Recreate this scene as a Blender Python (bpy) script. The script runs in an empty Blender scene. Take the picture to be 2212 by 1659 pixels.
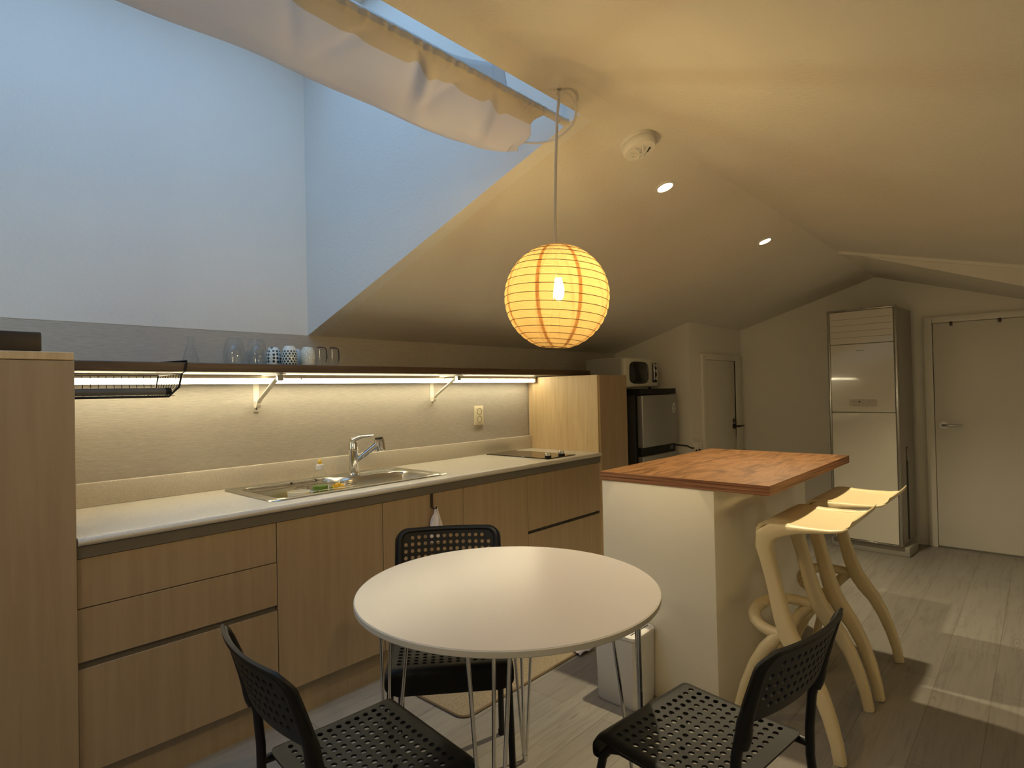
import bpy, bmesh, math, random
from math import sin, cos, pi, radians, sqrt, atan2
from mathutils import Vector, Matrix

random.seed(7)
S = bpy.context.scene
COL = S.collection

# ------------------------------------------------------------------ camera
FOCAL_PX, YAW, PITCH, ROLL = 1273.8, 0.73362874, 0.01218377, -0.02186993
CAM = Vector((0, 0, 1.3))
fwd = Vector((cos(YAW) * cos(PITCH), sin(YAW) * cos(PITCH), sin(PITCH)))
rgt = fwd.cross(Vector((0, 0, 1))).normalized()
upv = rgt.cross(fwd)
rgt, upv = cos(ROLL) * rgt + sin(ROLL) * upv, -sin(ROLL) * rgt + cos(ROLL) * upv
cam_data = bpy.data.cameras.new('camera')
cam_data.sensor_width = 36
cam_data.lens = FOCAL_PX / 2212 * 36
cam_data.clip_start = 0.02
cam_data.clip_end = 60
cam = bpy.data.objects.new('camera', cam_data)
COL.objects.link(cam)
M = Matrix((rgt, upv, -fwd)).transposed().to_4x4()
M.translation = CAM
cam.matrix_world = M
S.camera = cam

# ------------------------------------------------------------------ world, exposure
S.view_settings.view_transform = 'Standard'
S.view_settings.look = 'None'
S.view_settings.gamma = 1
S.view_settings.use_curve_mapping = False
S.view_settings.exposure = 0.45
SKY_COLOR, SKY_STRENGTH = (0.38, 0.65, 1.0), 1.95
world = bpy.data.worlds.new('dusk_sky')
S.world = world
world.use_nodes = True
bg = world.node_tree.nodes['Background']
bg.inputs[0].default_value = (*SKY_COLOR, 1)
bg.inputs[1].default_value = SKY_STRENGTH
try:
    S.cycles.use_denoising = True
    S.cycles.transparent_max_bounces = 32
except Exception:
    pass

WARM = (1.0, 0.76, 0.38)
LED_COLOR = (1.0, 0.87, 0.56)
PENDANT_POWER = 1650.0     # emission strength of the bulb
LED_STRENGTH = 20.0
SPOT_POWER = 66.0

# portal over the skylight opening, so the sky's light is sampled well
pl = bpy.data.lights.new('skylight_portal', 'AREA')
pl.shape = 'RECTANGLE'
pl.size, pl.size_y = 2.45, 1.3
pl.cycles.is_portal = True
plo = bpy.data.objects.new('skylight_portal', pl)
plo.location = (0.275, 1.9, 3.13)
COL.objects.link(plo)

# ------------------------------------------------------------------ materials
MATS = {}


def mat(name, color=(.8, .8, .8), rough=.5, metal=0.0, coat=0.0, coat_rough=.1, trans=0.0, ior=1.45, emit=None, spec=.5):
    m = bpy.data.materials.new(name)
    m.use_nodes = True
    b = m.node_tree.nodes['Principled BSDF']
    b.inputs['Base Color'].default_value = (*color, 1)
    b.inputs['Roughness'].default_value = rough
    b.inputs['Metallic'].default_value = metal
    b.inputs['Coat Weight'].default_value = coat
    b.inputs['Coat Roughness'].default_value = coat_rough
    b.inputs['Transmission Weight'].default_value = trans
    b.inputs['IOR'].default_value = ior
    b.inputs['Specular IOR Level'].default_value = spec
    if emit:
        b.inputs['Emission Color'].default_value = (*emit[0], 1)
        b.inputs['Emission Strength'].default_value = emit[1]
    MATS[name] = m
    return m


def nodes(m):
    return m.node_tree.nodes, m.node_tree.links, m.node_tree.nodes['Principled BSDF']


def coords(m, scale=(1, 1, 1), rot=(0, 0, 0)):
    n, l, b = nodes(m)
    tc = n.new('ShaderNodeTexCoord')
    mp = n.new('ShaderNodeMapping')
    mp.inputs['Scale'].default_value = scale
    mp.inputs['Rotation'].default_value = rot
    l.new(tc.outputs['Object'], mp.inputs['Vector'])
    return mp.outputs['Vector']


def noise(m, vec, scale, detail=3, rough=.55, dist=0):
    n, l, b = nodes(m)
    t = n.new('ShaderNodeTexNoise')
    t.inputs['Scale'].default_value = scale
    t.inputs['Detail'].default_value = detail
    t.inputs['Roughness'].default_value = rough
    t.inputs['Distortion'].default_value = dist
    l.new(vec, t.inputs['Vector'])
    return t.outputs['Fac']


def ramp(m, fac, stops):
    n, l, b = nodes(m)
    r = n.new('ShaderNodeValToRGB')
    e = r.color_ramp.elements
    while len(e) < len(stops):
        e.new(.5)
    for k, (p, c) in enumerate(stops):
        e[k].position = p
        e[k].color = (*c, 1)
    l.new(fac, r.inputs['Fac'])
    return r.outputs['Color']


def bump(m, fac, strength=.3, dist=.002):
    n, l, b = nodes(m)
    bp = n.new('ShaderNodeBump')
    bp.inputs['Strength'].default_value = strength
    bp.inputs['Distance'].default_value = dist
    l.new(fac, bp.inputs['Height'])
    l.new(bp.outputs['Normal'], b.inputs['Normal'])


def setc(m, out):
    n, l, b = nodes(m)
    l.new(out, b.inputs['Base Color'])


def plaster(name, c1, c2, bs=.25):
    m = mat(name, c1, .75, spec=.25)
    v = coords(m)
    f = noise(m, v, 1.3, 4)
    setc(m, ramp(m, f, [(.35, c1), (.7, c2)]))
    bump(m, noise(m, v, 70, 5, .65), bs, .006)
    return m


def wood(name, c1, c2, c3, stretch=(22, 22, 1.2), rough=.5, scale=1.0, bs=.05, dist=.6, coat=0.0):
    m = mat(name, c1, rough, coat=coat, coat_rough=.25)
    v = coords(m, stretch)
    f = noise(m, v, 1.6 * scale, 5, .6, dist)
    setc(m, ramp(m, f, [(.25, c1), (.5, c2), (.75, c3)]))
    bump(m, noise(m, v, 6 * scale, 3), bs, .002)
    return m


def mixc(m, f, a, b_, mode='MIX'):
    n, l, b = nodes(m)
    x = n.new('ShaderNodeMix')
    x.data_type = 'RGBA'
    x.blend_type = mode
    for sock, val in ((x.inputs['Factor'], f), (x.inputs['A'], a), (x.inputs['B'], b_)):
        if hasattr(val, 'default_value') or hasattr(val, 'is_output'):
            l.new(val, sock)
        elif isinstance(val, tuple):
            sock.default_value = (*val, 1)
        else:
            sock.default_value = val
    return x.outputs['Result']


def mth(m, op, a, b_=None):
    n, l, b = nodes(m)
    x = n.new('ShaderNodeMath')
    x.operation = op
    for k, val in enumerate((a, b_)):
        if val is None:
            continue
        if hasattr(val, 'is_output'):
            l.new(val, x.inputs[k])
        else:
            x.inputs[k].default_value = val
    return x.outputs[0]


plaster('ceiling_paper', (.78, .74, .67), (.74, .70, .63), .55)
plaster('well_paper', (.80, .79, .76), (.76, .75, .72), .35)
plaster('wall_paper', (.83, .80, .73), (.80, .77, .70), .12)
mat('door_white', (.74, .71, .64), .45)
mat('trim_white', (.76, .73, .66), .45)
# woven-look wallpaper of the kitchen wall: fine horizontal streaks
fab = mat('streaked_wallpaper', (.5, .45, .38), .7, spec=.3)
v = coords(fab, (9, 9, 150))
f = noise(fab, v, 2.4, 6, .75, .2)
setc(fab, ramp(fab, f, [(.3, (.39, .36, .32)), (.5, (.48, .448, .40)), (.72, (.57, .535, .485))]))
bump(fab, f, .35, .003)

# floor: pale grey-brown planks with knots
flo = mat('plank_floor', (.45, .4, .34), .42, spec=.4)
v = coords(flo)
n, l, b = nodes(flo)
br = n.new('ShaderNodeTexBrick')
br.inputs['Scale'].default_value = 1
br.inputs['Brick Width'].default_value = 1.2
br.inputs['Row Height'].default_value = .19
br.inputs['Mortar Size'].default_value = .0016
br.inputs['Mortar Smooth'].default_value = .2
br.inputs['Bias'].default_value = -.1
br.offset = .37
br.inputs['Color1'].default_value = (.285, .265, .24, 1)
br.inputs['Color2'].default_value = (.345, .325, .29, 1)
br.inputs['Mortar'].default_value = (.21, .185, .155, 1)
l.new(v, br.inputs['Vector'])
v2 = coords(flo, (1.1, 16, 1))
g = noise(flo, v2, 2.0, 6, .65, 1.2)
gc = ramp(flo, g, [(.28, (.76, .74, .72)), (.5, (1, 1, 1)), (.75, (1.08, 1.07, 1.05))])
c1 = mixc(flo, 1.0, br.outputs['Color'], gc, 'MULTIPLY')
v3 = coords(flo, (1.2, 6.5, 1))
vo = n.new('ShaderNodeTexVoronoi')
vo.inputs['Scale'].default_value = 1.25
l.new(v3, vo.inputs['Vector'])
wv = mth(flo, 'SINE', mth(flo, 'MULTIPLY', vo.outputs['Distance'], 75.0))
near = ramp(flo, vo.outputs['Distance'], [(.05, (1, 1, 1)), (.24, (0, 0, 0))])
kn = mth(flo, 'MULTIPLY', mth(flo, 'MAXIMUM', wv, 0.0), near)
kn = mth(flo, 'MULTIPLY', kn, ramp(flo, noise(flo, coords(flo, (1, 4, 1)), 2.5, 2), [(.44, (0, 0, 0)), (.52, (.75, .75, .75))]))
setc(flo, mixc(flo, kn, c1, (.16, .125, .095)))
bump(flo, br.outputs['Fac'], -.25, .002)

ASH = ((.335, .240, .145), (.370, .275, .170), (.405, .305, .196))
wood('ash_vertical', *ASH)
wood('ash_panel', (.52, .37, .20), (.60, .45, .26), (.68, .53, .33), (30, 30, 1.6), .45)
wood('dark_shelf_wood', (.045, .026, .014), (.085, .05, .028), (.13, .08, .045), (1.2, 22, 22), .5)
wood('dark_block_wood', (.018, .012, .009), (.03, .02, .014), (.05, .032, .022), (1.4, 14, 14), .45)
wood('plinth_wood', (.32, .25, .165), (.35, .275, .185), (.385, .31, .21), (22, 22, 1.2))
# plywood top: figured rotary-cut face
ply = mat('plywood_face', (.45, .2, .07), .5, spec=.3)
v = coords(ply, (1.6, 6, 1))
f = noise(ply, v, 1.15, 4, .55, 2.6)
f2 = noise(ply, coords(ply, (6, 60, 6)), 1.5, 3)
cc = ramp(ply, f, [(.32, (.045, .018, .006)), (.43, (.125, .055, .018)), (.53, (.225, .108, .040)), (.66, (.11, .045, .014))])
setc(ply, mixc(ply, .35, cc, ramp(ply, f2, [(.3, (.13, .055, .018)), (.7, (.245, .118, .044))])))
pe = mat('plywood_edge', (.4, .18, .08), .55)
v = coords(pe, (2, 2, 210))
setc(pe, ramp(pe, noise(pe, v, 1.0, 2, .5, .1), [(.35, (.10, .036, .014)), (.5, (.26, .11, .048)), (.65, (.38, .19, .095))]))
# worktop
wt = mat('worktop_laminate', (.66, .62, .55), .35, spec=.4)
v = coords(wt)
setc(wt, ramp(wt, noise(wt, v, 160, 3), [(.35, (.60, .56, .49)), (.65, (.70, .66, .59))]))
mat('island_paint', (.88, .82, .67), .16, spec=.5, coat=.25, coat_rough=.12)
mat('table_white', (.49, .452, .43), .27)
mat('table_edge', (.66, .64, .58), .5)
mat('chrome', (.75, .75, .75), .08, 1.0)
mat('soft_chrome', (.62, .62, .61), .22, 1.0)
st = mat('brushed_steel', (.60, .59, .56), .28, 1.0)
bump(st, noise(st, coords(st, (2, 120, 2)), 6, 2), .06, .001)
fs = mat('fridge_steel', (.42, .42, .41), .38, .75)
mat('black_plastic', (.009, .009, .009), .48, spec=.32)
mat('black_metal', (.010, .010, .011), .35, .3)
mat('basket_wire', (.012, .011, .011), .4, .4)
mat('dark_grey', (.05, .05, .05), .5)
mat('rail_grey', (.15, .135, .115), .45)
mat('slot_dark', (.02, .018, .016), .6)
mat('dark_bronze', (.07, .055, .045), .35, .8)
mat('hob_glass', (.012, .010, .009), .06, coat=.5, coat_rough=.03)
mat('white_plastic', (.80, .78, .74), .38)
mat('rose_shine', (.95, .94, .90), .3)  # bright reflection of the metal rose, put into a pale base colour
mat('bracket_white', (.82, .79, .70), .4)
mat('socket_beige', (.74, .68, .52), .4)
mat('socket_hole', (.36, .31, .2), .5)
mat('bin_white', (.72, .71, .70), .5)
mat('stool_resin', (.72, .60, .36), .33, spec=.45)
mat('ac_gloss', (.68, .65, .57), .12, coat=.9, coat_rough=.03)
mat('ac_side', (.34, .32, .28), .4)
mat('ac_silver', (.40, .39, .36), .25, .8)
mat('ac_panel', (.50, .47, .40), .35)
mat('ac_line', (.30, .28, .23), .5)
mat('microwave_cream', (.58, .57, .48), .35)
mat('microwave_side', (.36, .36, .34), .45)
mat('door_glass_dark', (.012, .013, .011), .12)
mat('ceramic_white', (.78, .78, .76), .2)
mat('ceramic_cream', (.80, .74, .58), .3)
mat('yellow_net', (.85, .50, .03), .7)
mat('yellow_cap', (.85, .55, .04), .35)
mat('label_green', (.13, .22, .035), .5)
mat('label_dark', (.03, .05, .06), .5)
mat('soap_liquid', (.55, .50, .10), .25)
mat('bag_white', (.74, .70, .72), .35, spec=.6)
mat('bag_pink', (.55, .25, .3), .5)
mat('cord_white', (.70, .66, .60), .5)
mat('roll_grey', (.13, .125, .115), .5)
mat('bulb_glow', (1, 1, 1), .5, emit=(WARM, PENDANT_POWER))
mat('led_glow', (1, 1, 1), .5, emit=(LED_COLOR, LED_STRENGTH))
mat('fill_glow', (.9, .88, .82), .5, emit=((1.0, .82, .54), 13))  # emission of the added fill lamp
mat('spot_glow', (1, 1, 1), .5, emit=((1, .80, .50), 14))
def thin_glass(name, tint, refl):
    m = bpy.data.materials.new(name)
    m.use_nodes = True
    MATS[name] = m
    n, l = m.node_tree.nodes, m.node_tree.links
    n.remove(n['Principled BSDF'])
    ta, gl = n.new('ShaderNodeBsdfTransparent'), n.new('ShaderNodeBsdfGlossy')
    ta.inputs[0].default_value = (*tint, 1)
    gl.inputs['Roughness'].default_value = .03
    lw = n.new('ShaderNodeLayerWeight')
    lw.inputs['Blend'].default_value = .5
    pw = n.new('ShaderNodeMath')
    pw.operation = 'POWER'
    l.new(lw.outputs['Facing'], pw.inputs[0])
    pw.inputs[1].default_value = 3.5
    fr = n.new('ShaderNodeMath')
    fr.operation = 'MULTIPLY_ADD'
    l.new(pw.outputs[0], fr.inputs[0])
    fr.inputs[1].default_value = .45
    fr.inputs[2].default_value = refl
    mx = n.new('ShaderNodeMixShader')
    l.new(fr.outputs[0], mx.inputs[0])
    l.new(ta.outputs[0], mx.inputs[1])
    l.new(gl.outputs[0], mx.inputs[2])
    l.new(mx.outputs[0], n['Material Output'].inputs['Surface'])


thin_glass('glass_clear', (.975, .985, .99), .035)
thin_glass('clear_plastic', (.97, .98, .97), .035)
mt = mat('mat_weave', (.42, .33, .21), .9)
setc(mt, ramp(mt, noise(mt, coords(mt), 140, 2), [(.35, (.24, .19, .12)), (.65, (.37, .30, .20))]))
mat('mat_binding', (.20, .14, .08), .85)

# cloth (translucent cotton)
def cloth_mat(name, c, tr):
    m = mat(name, c, .85, spec=.1)
    n, l, b = nodes(m)
    t = n.new('ShaderNodeBsdfTranslucent')
    t.inputs[0].default_value = (*c, 1)
    mx = n.new('ShaderNodeMixShader')
    mx.inputs[0].default_value = tr
    out = n['Material Output']
    l.new(b.outputs[0], mx.inputs[1])
    l.new(t.outputs[0], mx.inputs[2])
    l.new(mx.outputs[0], out.inputs['Surface'])
    bump(m, noise(m, coords(m), 300, 2), .15, .001)
    return m


cloth_mat('curtain_cotton', (.85, .83, .83), .42)
cloth_mat('curtain_casing', (.74, .68, .60), .2)

# washi paper of the lantern: translucent sheet, thicker where the strips overlap
wp = bpy.data.materials.new('washi_paper')
wp.use_nodes = True
MATS['washi_paper'] = wp
n, l = wp.node_tree.nodes, wp.node_tree.links
n.remove(n['Principled BSDF'])
tc = n.new('ShaderNodeTexCoord')
sx = n.new('ShaderNodeSeparateXYZ')
l.new(tc.outputs['Object'], sx.inputs[0])
def wm(op, a, b_=None):
    x = n.new('ShaderNodeMath')
    x.operation = op
    for k, val in enumerate((a, b_)):
        if val is None:
            continue
        if hasattr(val, 'is_output'):
            l.new(val, x.inputs[k])
        else:
            x.inputs[k].default_value = val
    return x.outputs[0]
ang = wm('ARCTAN2', sx.outputs[1], sx.outputs[0])
SEAM_PHASE = 8.11
tt = wm('ABSOLUTE', wm('SUBTRACT', wm('FRACT', wm('ADD', wm('DIVIDE', ang, pi / 4), SEAM_PHASE)), .5))
rad = wm('SQRT', wm('ADD', wm('MULTIPLY', sx.outputs[0], sx.outputs[0]), wm('MULTIPLY', sx.outputs[1], sx.outputs[1])))
seam = wm('LESS_THAN', wm('MULTIPLY', wm('MULTIPLY', tt, pi / 4), wm('ADD', rad, .03)), .0066)
nz = n.new('ShaderNodeTexNoise')
nz.inputs['Scale'].default_value = 90
nz.inputs['Detail'].default_value = 4
l.new(tc.outputs['Object'], nz.inputs['Vector'])
cr = n.new('ShaderNodeValToRGB')
cr.color_ramp.elements[0].position, cr.color_ramp.elements[0].color = .3, (.074, .049, .021, 1)
cr.color_ramp.elements[1].position, cr.color_ramp.elements[1].color = .65, (.087, .0595, .0255, 1)
l.new(nz.outputs['Fac'], cr.inputs['Fac'])
cm = n.new('ShaderNodeMix')
cm.data_type = 'RGBA'
l.new(seam, cm.inputs['Factor'])
l.new(cr.outputs['Color'], cm.inputs['A'])
cm.inputs['B'].default_value = (.042, .019, .0062, 1)
tr_ = n.new('ShaderNodeBsdfTranslucent')
l.new(cm.outputs['Result'], tr_.inputs[0])
df = n.new('ShaderNodeBsdfDiffuse')
l.new(cm.outputs['Result'], df.inputs[0])
rf = n.new('ShaderNodeBsdfRefraction')
rf.inputs['IOR'].default_value = 1.01
rf.inputs['Roughness'].default_value = .45
rs = n.new('ShaderNodeMix')
rs.data_type = 'RGBA'
l.new(seam, rs.inputs['Factor'])
rs.inputs['A'].default_value = (.9, .72, .36, 1)
rs.inputs['B'].default_value = (.45, .27, .10, 1)
l.new(rs.outputs['Result'], rf.inputs['Color'])
tp = n.new('ShaderNodeBsdfTransparent')
ts = n.new('ShaderNodeMix')
ts.data_type = 'RGBA'
l.new(seam, ts.inputs['Factor'])
ts.inputs['A'].default_value = (.95, .88, .70, 1)
ts.inputs['B'].default_value = (.74, .58, .38, 1)
l.new(ts.outputs['Result'], tp.inputs[0])
def mixs(f, a, b_):
    x = n.new('ShaderNodeMixShader')
    x.inputs[0].default_value = f
    l.new(a.outputs[0], x.inputs[1])
    l.new(b_.outputs[0], x.inputs[2])
    return x
PAPER_TRANSPARENT = .32
s1 = mixs(.35, tr_, df)
s2 = mixs(.10, s1, rf)
s3 = mixs(PAPER_TRANSPARENT, s2, tp)
l.new(s3.outputs[0], n['Material Output'].inputs['Surface'])
mat('lantern_wire', (.035, .016, .006), .7, spec=.1)

# patterned cups
def dots(name, base, spot, scale, thr):
    m = mat(name, base, .22)
    n, l, b = nodes(m)
    vo = n.new('ShaderNodeTexVoronoi')
    vo.inputs['Scale'].default_value = scale
    vo.inputs['Randomness'].default_value = .25 if thr > .3 else 1.0
    l.new(coords(m), vo.inputs['Vector'])
    setc(m, ramp(m, vo.outputs['Distance'], [(thr, spot), (thr + .03, base)]))
    return m


dm = mat('cup_dotted', (.74, .76, .74), .22)
n, l, b = nodes(dm)
sp_ = n.new('ShaderNodeSeparateXYZ')
l.new(coords(dm), sp_.inputs[0])
row = mth(dm, 'DIVIDE', sp_.outputs[2], .0118)
fr_ = mth(dm, 'SUBTRACT', mth(dm, 'FRACT', row), .5)
par = mth(dm, 'MULTIPLY', mth(dm, 'FLOOR', row), .5)
cu = mth(dm, 'SUBTRACT', mth(dm, 'FRACT', mth(dm, 'ADD', mth(dm, 'MULTIPLY', mth(dm, 'ARCTAN2', sp_.outputs[1], sp_.outputs[0]), 14 / (2 * pi)), par)), .5)
dd = mth(dm, 'SQRT', mth(dm, 'ADD', mth(dm, 'MULTIPLY', mth(dm, 'MULTIPLY', fr_, fr_), .55), mth(dm, 'MULTIPLY', cu, cu)))
zm = mth(dm, 'GREATER_THAN', sp_.outputs[2], .0685)
setc(dm, ramp(dm, mth(dm, 'ADD', dd, zm), [(.30, (.02, .06, .05)), (.34, (.74, .76, .74))]))
dots('cup_floral', (.74, .77, .76), (.03, .07, .08), 60, .36)
dots('cup_speckled', (.70, .72, .66), (.24, .26, .18), 210, .30)


# ------------------------------------------------------------------ mesh helper
class MB:
    def __init__(self):
        self.v, self.f, self.mi = [], [], []
        self.m = 0

    def add(self, vs, fs):
        o = len(self.v)
        self.v += [tuple(p) for p in vs]
        self.f += [tuple(i + o for i in q) for q in fs]
        self.mi += [self.m] * len(fs)
        return self

    def box(self, a, b_, bev=0.0, seg=2):
        x0, y0, z0 = (min(a[i], b_[i]) for i in range(3))
        x1, y1, z1 = (max(a[i], b_[i]) for i in range(3))
        if bev <= 0:
            vs = [(x0, y0, z0), (x1, y0, z0), (x1, y1, z0), (x0, y1, z0), (x0, y0, z1), (x1, y0, z1), (x1, y1, z1), (x0, y1, z1)]
            return self.add(vs, [(0, 3, 2, 1), (4, 5, 6, 7), (0, 1, 5, 4), (1, 2, 6, 5), (2, 3, 7, 6), (3, 0, 4, 7)])
        bm = bmesh.new()
        bmesh.ops.create_cube(bm, size=1)
        for w in bm.verts:
            w.co = Vector(((x0 + x1) / 2 + w.co.x * (x1 - x0), (y0 + y1) / 2 + w.co.y * (y1 - y0), (z0 + z1) / 2 + w.co.z * (z1 - z0)))
        bmesh.ops.bevel(bm, geom=bm.edges[:], offset=bev, segments=seg, profile=.5, affect='EDGES')
        bm.verts.index_update()
        self.add([w.co[:] for w in bm.verts], [[w.index for w in q.verts] for q in bm.faces])
        bm.free()
        return self

    def tube(self, pts, r, seg=10, cap=True, up=None, flat=None, closed=False):
        """swept section; r: number or list; flat: list of (a, b) half axes along (side, normal)"""
        P = [Vector(p) for p in pts]
        N = len(P)
        T = []
        for i in range(N):
            a = P[i - 1] if (i > 0 or closed) else P[i]
            c = P[(i + 1) % N] if (i < N - 1 or closed) else P[i]
            T.append((c - a).normalized())
        if up is None:
            up = Vector((0, 0, 1)) if abs(T[0].z) < .9 else Vector((1, 0, 0))
        s = T[0].cross(Vector(up)).normalized()
        vs = []
        for i in range(N):
            s = (s - T[i] * s.dot(T[i])).normalized()
            nrm = s.cross(T[i])
            if flat:
                ra, rb = flat[i]
            else:
                ra = rb = r[i] if isinstance(r, (list, tuple)) else r
            for k in range(seg):
                a = 2 * pi * k / seg
                ca, sa = cos(a), sin(a)
                if flat:   # slightly squared section
                    e = .5
                    ca = math.copysign(abs(ca) ** e, ca)
                    sa = math.copysign(abs(sa) ** e, sa)
                vs.append(P[i] + s * ra * ca + nrm * rb * sa)
        fs = []
        for i in range(N if closed else N - 1):
            j = (i + 1) % N
            for k in range(seg):
                q = (k + 1) % seg
                fs.append((i * seg + k, j * seg + k, j * seg + q, i * seg + q))
        if cap and not closed:
            fs.append(tuple(range(seg)))
            fs.append(tuple((N - 1) * seg + k for k in reversed(range(seg))))
        return self.add(vs, fs)

    def lathe(self, prof, c=(0, 0, 0), seg=32, M=None, close=False):
        vs, fs = [], []
        for (r, z) in prof:
            for k in range(seg):
                a = 2 * pi * k / seg
                p = Vector((r * cos(a), r * sin(a), z))
                if M is not None:
                    p = M @ p
                vs.append((p[0] + c[0], p[1] + c[1], p[2] + c[2]))
        n_ = len(prof)
        for i in range(n_ if close else n_ - 1):
            j = (i + 1) % n_
            for k in range(seg):
                q = (k + 1) % seg
                fs.append((i * seg + k, i * seg + q, j * seg + q, j * seg + k))
        if not close:
            if prof[0][0] > 1e-5:
                fs.append(tuple(reversed(range(seg))))
            if prof[-1][0] > 1e-5:
                fs.append(tuple((n_ - 1) * seg + k for k in range(seg)))
        return self.add(vs, fs)

    def loft(self, loops, cap0=False, cap1=False):
        n_ = len(loops[0])
        vs = [p for L in loops for p in L]
        fs = []
        for i in range(len(loops) - 1):
            for k in range(n_):
                q = (k + 1) % n_
                fs.append((i * n_ + k, i * n_ + q, (i + 1) * n_ + q, (i + 1) * n_ + k))
        if cap0:
            fs.append(tuple(reversed(range(n_))))
        if cap1:
            fs.append(tuple((len(loops) - 1) * n_ + k for k in range(n_)))
        return self.add(vs, fs)

    def grid(self, fn, nu, nv):
        vs = [fn(i / nu, j / nv) for j in range(nv + 1) for i in range(nu + 1)]
        w = nu + 1
        return self.add(vs, [(j * w + i, j * w + i + 1, (j + 1) * w + i + 1, (j + 1) * w + i) for j in range(nv) for i in range(nu)])

    def prism(self, poly, d, a, b_):
        """poly: 2D points; d: axis index extruded from a to b_; the 2D points fill the two other axes in order"""
        def mk(p, t):
            q = [0, 0, 0]
            o = [i for i in range(3) if i != d]
            q[o[0]], q[o[1]], q[d] = p[0], p[1], t
            return tuple(q)
        n_ = len(poly)
        vs = [mk(p, a) for p in poly] + [mk(p, b_) for p in poly]
        fs = [tuple(range(n_)), tuple(n_ + k for k in reversed(range(n_)))]
        fs += [(k, k + n_, (k + 1) % n_ + n_, (k + 1) % n_) for k in range(n_)]
        return self.add(vs, fs)

    def build(self, name, mats, parent=None, off=(0, 0, 0), angle=38, solid=0.0, label=None, recalc=True):
        me = bpy.data.meshes.new(name)
        me.from_pydata([(p[0] - off[0], p[1] - off[1], p[2] - off[2]) for p in self.v], [], self.f)
        if not isinstance(mats, (list, tuple)):
            mats = [mats]
        for k in mats:
            me.materials.append(MATS[k])
        me.polygons.foreach_set('material_index', self.mi)
        if recalc:
            bm = bmesh.new()
            bm.from_mesh(me)
            bmesh.ops.remove_doubles(bm, verts=bm.verts, dist=1e-6)
            bmesh.ops.recalc_face_normals(bm, faces=bm.faces)
            bm.to_mesh(me)
            bm.free()
        me.polygons.foreach_set('use_smooth', [True] * len(me.polygons))
        me.set_sharp_from_angle(angle=radians(angle))
        me.update()
        o = bpy.data.objects.new(name, me)
        COL.objects.link(o)
        if parent is not None:
            o.parent = parent
        if label:
            o['label'] = label
        if solid:
            md = o.modifiers.new('thickness', 'SOLIDIFY')
            md.thickness = solid
            md.offset = 0
        return o


def thing(name, label, cat, loc=(0, 0, 0), rz=0.0, group=None):
    o = bpy.data.objects.new(name, None)
    o.empty_display_size = .05
    COL.objects.link(o)
    o.location = loc
    o.rotation_euler = (0, 0, rz)
    o['label'] = label
    o['category'] = cat
    if group:
        o['group'] = group
    return o


def tag(o, label, cat, group=None):
    o['label'] = label
    o['category'] = cat
    if group:
        o['group'] = group
    return o


def struct(name, mb, m, label, cat, parent=None, off=(0, 0, 0)):
    o = mb.build(name, m, parent, off)
    if parent is None:
        o['kind'] = 'structure'
        o['label'] = label
        o['category'] = cat
    return o


def dup(root, loc, rz=None, label=None, group=None):
    r = root.copy()
    COL.objects.link(r)
    r.location = loc
    if rz is not None:
        r.rotation_euler = (0, 0, rz)
    if label:
        r['label'] = label
    if group:
        r['group'] = group
    for ch in list(root.children):
        c = ch.copy()
        COL.objects.link(c)
        c.parent = r
        for g_ in list(ch.children):
            d = g_.copy()
            COL.objects.link(d)
            d.parent = c
    return r


def nest(root, pairs):
    """make small pieces sub-parts of the part they sit on (all share the root's coordinates)"""
    kids = {}
    for ch_ in root.children:
        kids.setdefault(ch_.name.split('.')[0], []).append(ch_)
    for small, big in pairs:
        for q in kids[small]:
            q.parent = kids[big][0]


def at(mb, name, m, root, **k):
    """world-coordinate mesh put under an unrotated root"""
    return mb.build(name, m, root, off=root.location[:], **k)


# ------------------------------------------------------------------ room shell
YW, XF, YR, XN, YRIDGE = 2.88, 5.72, -1.4, -1.8, 1.03
ZK = 1.617
def zr(x):
    return 2.232 - .042 * max(0, min(1, (x - 2.0) / 3.72))
def zl(x, y):
    return ZK + (zr(x) - ZK) * (YW - y) / (YW - YRIDGE)
def znear(x, y):
    return zr(x) - .262 * (YRIDGE - y)
def zfar(x, y):
    k = .385 + (.32 - .385) * (x - 4.47) / (XF - 4.47)
    return zr(x) - k * (YRIDGE - y)
WX0, WX1, WY0, WY1, WZ = -1.0, 1.6, 1.11, 2.879, 3.14

struct('floor', MB().box((XN, YR, -.1), (XF + .1, YW + .1, 0)), 'plank_floor', 'pale grey brown wood plank floor', 'floor')
c = MB()
def slab(q, fn, t=.06):
    vs = [(x, y, fn(x, y)) for x, y in q] + [(x, y, fn(x, y) + t) for x, y in q]
    k = len(q)
    c.add(vs, [tuple(range(k)), tuple(reversed(range(k, 2 * k)))] + [(i, (i + 1) % k, (i + 1) % k + k, i + k) for i in range(k)])
for xa, xb in ((XN, WX0), (WX0, WX1), (WX1, 2.0), (2.0, XF)):
    slab([(xa, WY0), (xb, WY0), (xb, YRIDGE), (xa, YRIDGE)], zl)
for xa, xb in ((XN, WX0), (WX1, 2.0), (2.0, XF)):
    slab([(xa, YW), (xb, YW), (xb, WY0), (xa, WY0)], zl)
for xa, xb in ((XN, 2.0), (2.0, 4.47)):
    slab([(xa, YRIDGE), (xb, YRIDGE), (xb, YR), (xa, YR)], znear)
slab([(4.47, YRIDGE), (XF, YRIDGE), (XF, YR), (4.47, YR)], zfar)
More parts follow.
